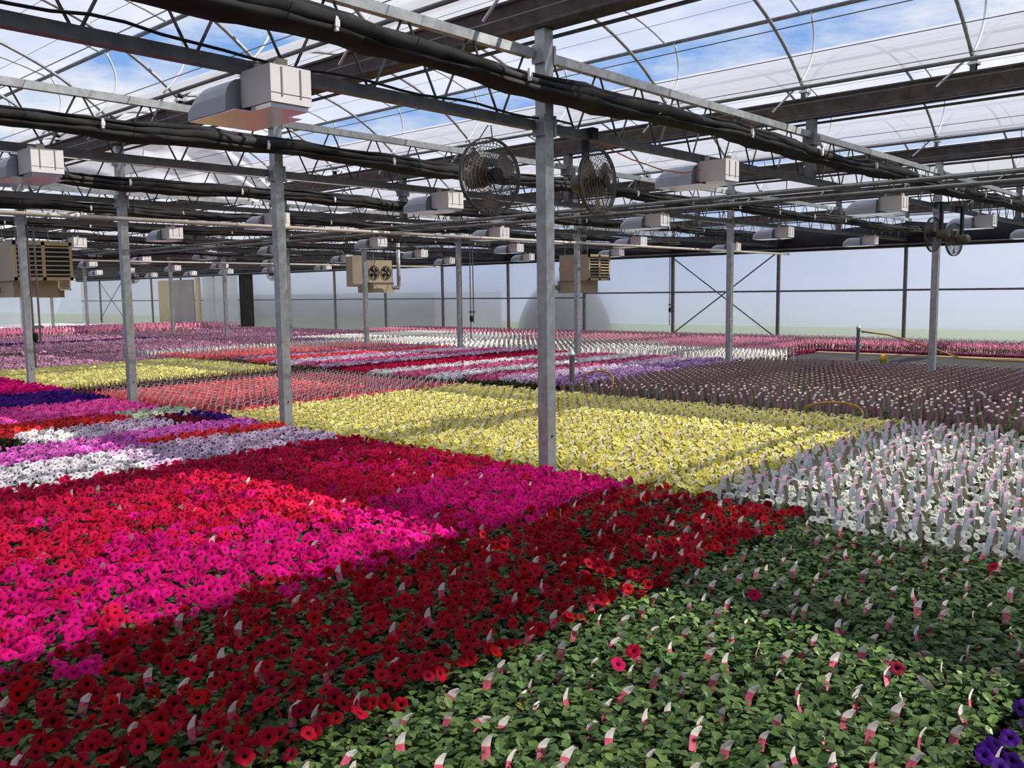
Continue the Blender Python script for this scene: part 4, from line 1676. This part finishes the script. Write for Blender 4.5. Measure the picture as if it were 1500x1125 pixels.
pack_bed(white_p, [(5.12, 9.4, 0.5, 2.2), (5.45, 9.45, 2.2, 3.12)], 'white-flowered carry pack with a printed arching handle in the bed right of the yellow ones', 'white-flowered carry packs', True, 300, 14,
         [(lambda c: c[0] < 5.6, 'white-flowered carry pack in the front row against the green tagged plants'), (lambda c: c[0] > 9.15, 'white-flowered carry pack in the back row against the purple-handled packs')])
pack_bed(yellow_p, [(5.47, 9.65, 3.14, 9.75)], 'yellow-flowered carry pack with a pale arching handle in the big yellow bed', 'yellow-flowered carry packs', True, 300, 12,
         [(lambda c: c[0] < 5.7, 'yellow-flowered carry pack in the front row against the petunias')])
pack_bed(coral_p, [(5.5, 9.65, 9.8, 13.6)], 'coral-red-flowered carry pack behind the big yellow bed', 'coral-flowered carry packs', False, 300, 13)
pack_bed(dark_p, [(5.5, 9.6, 13.6, 14.6)], 'dark burgundy-handled pack in the strip behind the coral packs', 'dark-handled packs', False, 300, 13)
pack_bed(yellow_p, [(5.4, 9.8, 14.7, 19.2)], 'yellow-flowered carry pack in the far yellow bed by the fourth post', 'far yellow carry packs', False, 0, 12, None, 1.0)
pack_bed(purple_p, [(9.95, 16.4, 0.8, 8.2)], 'purple-handled green carry pack in the wide bed behind the yellow packs', 'purple-handled carry packs', True, 300, 13,
         [(lambda c: c[0] < 10.12, 'purple-handled green carry pack in the front row against the yellow and white packs')])
# petunia strips beyond the purple-handled packs
strips = [('purple', 8.25, 9.1, 10.4, 15.9), ('lavender', 9.1, 9.8, 10.4, 15.9), ('rose', 9.8, 10.4, 10.2, 15.9), ('white', 10.4, 11.1, 10.0, 15.9), ('rose', 11.1, 11.9, 9.9, 15.9), ('white', 11.9, 12.5, 9.9, 15.9), ('cherry', 12.5, 13.3, 9.9, 15.9), ('maroon', 13.3, 13.8, 9.9, 15.9), ('lavender', 13.8, 14.4, 10.2, 15.9), ('rose', 14.4, 15.2, 10.2, 15.9), ('lavender', 15.2, 16.2, 10.2, 15.9), ('coral', 16.2, 17.0, 10.2, 15.9), ('mauve', 17.0, 18.0, 10.4, 15.9)]
seen = {}
for kd, ya, yb, xa, xb in strips:
    seen[kd] = seen.get(kd, 0) + 1
    lim = 60 if kd != 'purple' else 150
    bed_far(kd, xa, xb, ya, yb, '%s-flowered petunia in a narrow strip beyond the purple-handled packs%s' % (kd, ['', ', nearer one', ', middle one', ', farther one', ', last one'][seen[kd]] if kd in ('white', 'lavender', 'rose') else ''), '%s petunias of a far strip %s' % (kd, 'abcd'[seen[kd] - 1] if False else ORD[seen[kd]]), 0.17, lim)
pack_bed(tall_p, [(16.55, 18.9, 8.5, 12.5), (16.0, 20.0, 12.5, 18.0), (16.0, 21.8, 18.0, 24.5), (9.9, 16.0, 20.8, 21.8)], 'white-handled pack in the pale bed between the strips and the pink packs', 'white-handled packs', False, 300, 10)
pack_bed(rose_p, [(22.7, 25.1, 0.6, 9.7), (19.1, 25.1, 9.7, 12.5), (20.1, 25.1, 12.5, 18.0), (21.9, 25.1, 18.0, 28.2)], 'rose-pink-handled pack in the long bed below the polythene side wall', 'rose-pink packs along the wall', False, 300, 10)
pack_bed(mauve_p, [(6.0, 10.0, 19.3, 24.0), (9.9, 16.0, 21.8, 24.5), (7.5, 20.6, 24.6, 27.9), (14.1, 20.6, 27.9, 29.6), (7.5, 20.6, 29.6, 34.0)], 'mauve-flowered pack in the far bed behind the yellow ones', 'mauve packs', False, 300, 10, None, 1.25)
pack_bed(rose_p, [(10.5, 20.3, 34.2, 37.6)], 'rose-pink pack in the farthest bed', 'farthest rose-pink packs', False, 0, 10, None, 1.7)
pack_bed(coral_p, [(9.9, 15.9, 18.2, 20.6)], 'coral pack', 'far coral packs', False, 0, 10, None, 1.2)
bed_far('indigo', 8.4, 14.0, 28.0, 29.5, 'indigo plant', 'far indigo plants', 0.22, 0)
bed_far('pink', 11.6, 16.5, 37.8, 39.2, 'hot pink plant', 'farthest hot pink plants', 0.3, 0)
for nm, items in REST.items():
    if items:
        o = link(nm, mass(nm, items, REST_MATS[nm]))
        tag(o, 'remaining %s of the beds, too many to count singly' % nm.replace('_', ' ').replace(' carpet', ' plants'), 'flower carpet', None, 'stuff')
print('COUNTS', COUNT, 'objects', len(bpy.data.objects), 'roots', sum(1 for o in bpy.data.objects if o.parent is None))

# ------------------------------------------------------------------ light
sd = bpy.data.lights.new('sun', 'SUN')
sd.energy = 7.0
sd.angle = math.radians(0.6)
sd.color = (1.0, 0.95, 0.88)
so = bpy.data.objects.new('sun', sd)
COL.objects.link(so)
so.rotation_euler = Vector((0.467, -0.85, 1.0)).normalized().to_track_quat('Z', 'Y').to_euler()
so.location = (10, -20, 30)

w = bpy.data.worlds.new('sky')
sc.world = w
w.use_nodes = True
nt = w.node_tree
for n in list(nt.nodes):
    nt.nodes.remove(n)
out = nt.nodes.new('ShaderNodeOutputWorld')
bg = nt.nodes.new('ShaderNodeBackground')
tc = nt.nodes.new('ShaderNodeTexCoord')
sep = nt.nodes.new('ShaderNodeSeparateXYZ')
nt.links.new(tc.outputs['Generated'], sep.inputs[0])
rp = nt.nodes.new('ShaderNodeValToRGB')
rp.color_ramp.elements[0].position = 0.0
rp.color_ramp.elements[0].color = (*lin((206, 218, 240)), 1)
rp.color_ramp.elements[1].position = 0.55
rp.color_ramp.elements[1].color = (*lin((84, 140, 226)), 1)
e = rp.color_ramp.elements.new(0.22)
e.color = (*lin((136, 180, 240)), 1)
nt.links.new(sep.outputs[2], rp.inputs[0])
mp = nt.nodes.new('ShaderNodeMapping')
mp.inputs['Scale'].default_value = (1.6, 1.6, 5.0)
nt.links.new(tc.outputs['Generated'], mp.inputs[0])
no = nt.nodes.new('ShaderNodeTexNoise')
no.inputs['Scale'].default_value = 2.2
no.inputs['Detail'].default_value = 8
no.inputs['Roughness'].default_value = 0.6
nt.links.new(mp.outputs[0], no.inputs['Vector'])
cr = nt.nodes.new('ShaderNodeValToRGB')
cr.color_ramp.elements[0].position = 0.42
cr.color_ramp.elements[1].position = 0.62
nt.links.new(no.outputs['Fac'], cr.inputs[0])
mx = nt.nodes.new('ShaderNodeMix')
mx.data_type = 'RGBA'
mx.inputs[7].default_value = (0.95, 0.96, 1.0, 1)
nt.links.new(cr.outputs[0], mx.inputs[0])
nt.links.new(rp.outputs[0], mx.inputs[6])
nt.links.new(mx.outputs[2], bg.inputs[0])
bg.inputs[1].default_value = 1.0
nt.links.new(bg.outputs[0], out.inputs[0])

# ------------------------------------------------------------------ view
sc.view_settings.view_transform = 'Standard'
sc.view_settings.look = 'None'
sc.view_settings.gamma = 1.0
sc.view_settings.exposure = -0.06
sc.view_settings.use_curve_mapping = False
cy = sc.cycles
cy.use_denoising = True
cy.max_bounces = 8
cy.diffuse_bounces = 4
cy.glossy_bounces = 3
cy.transmission_bounces = 6
cy.transparent_max_bounces = 16
cy.caustics_reflective = False
cy.caustics_refractive = False
cy.sample_clamp_indirect = 6.0
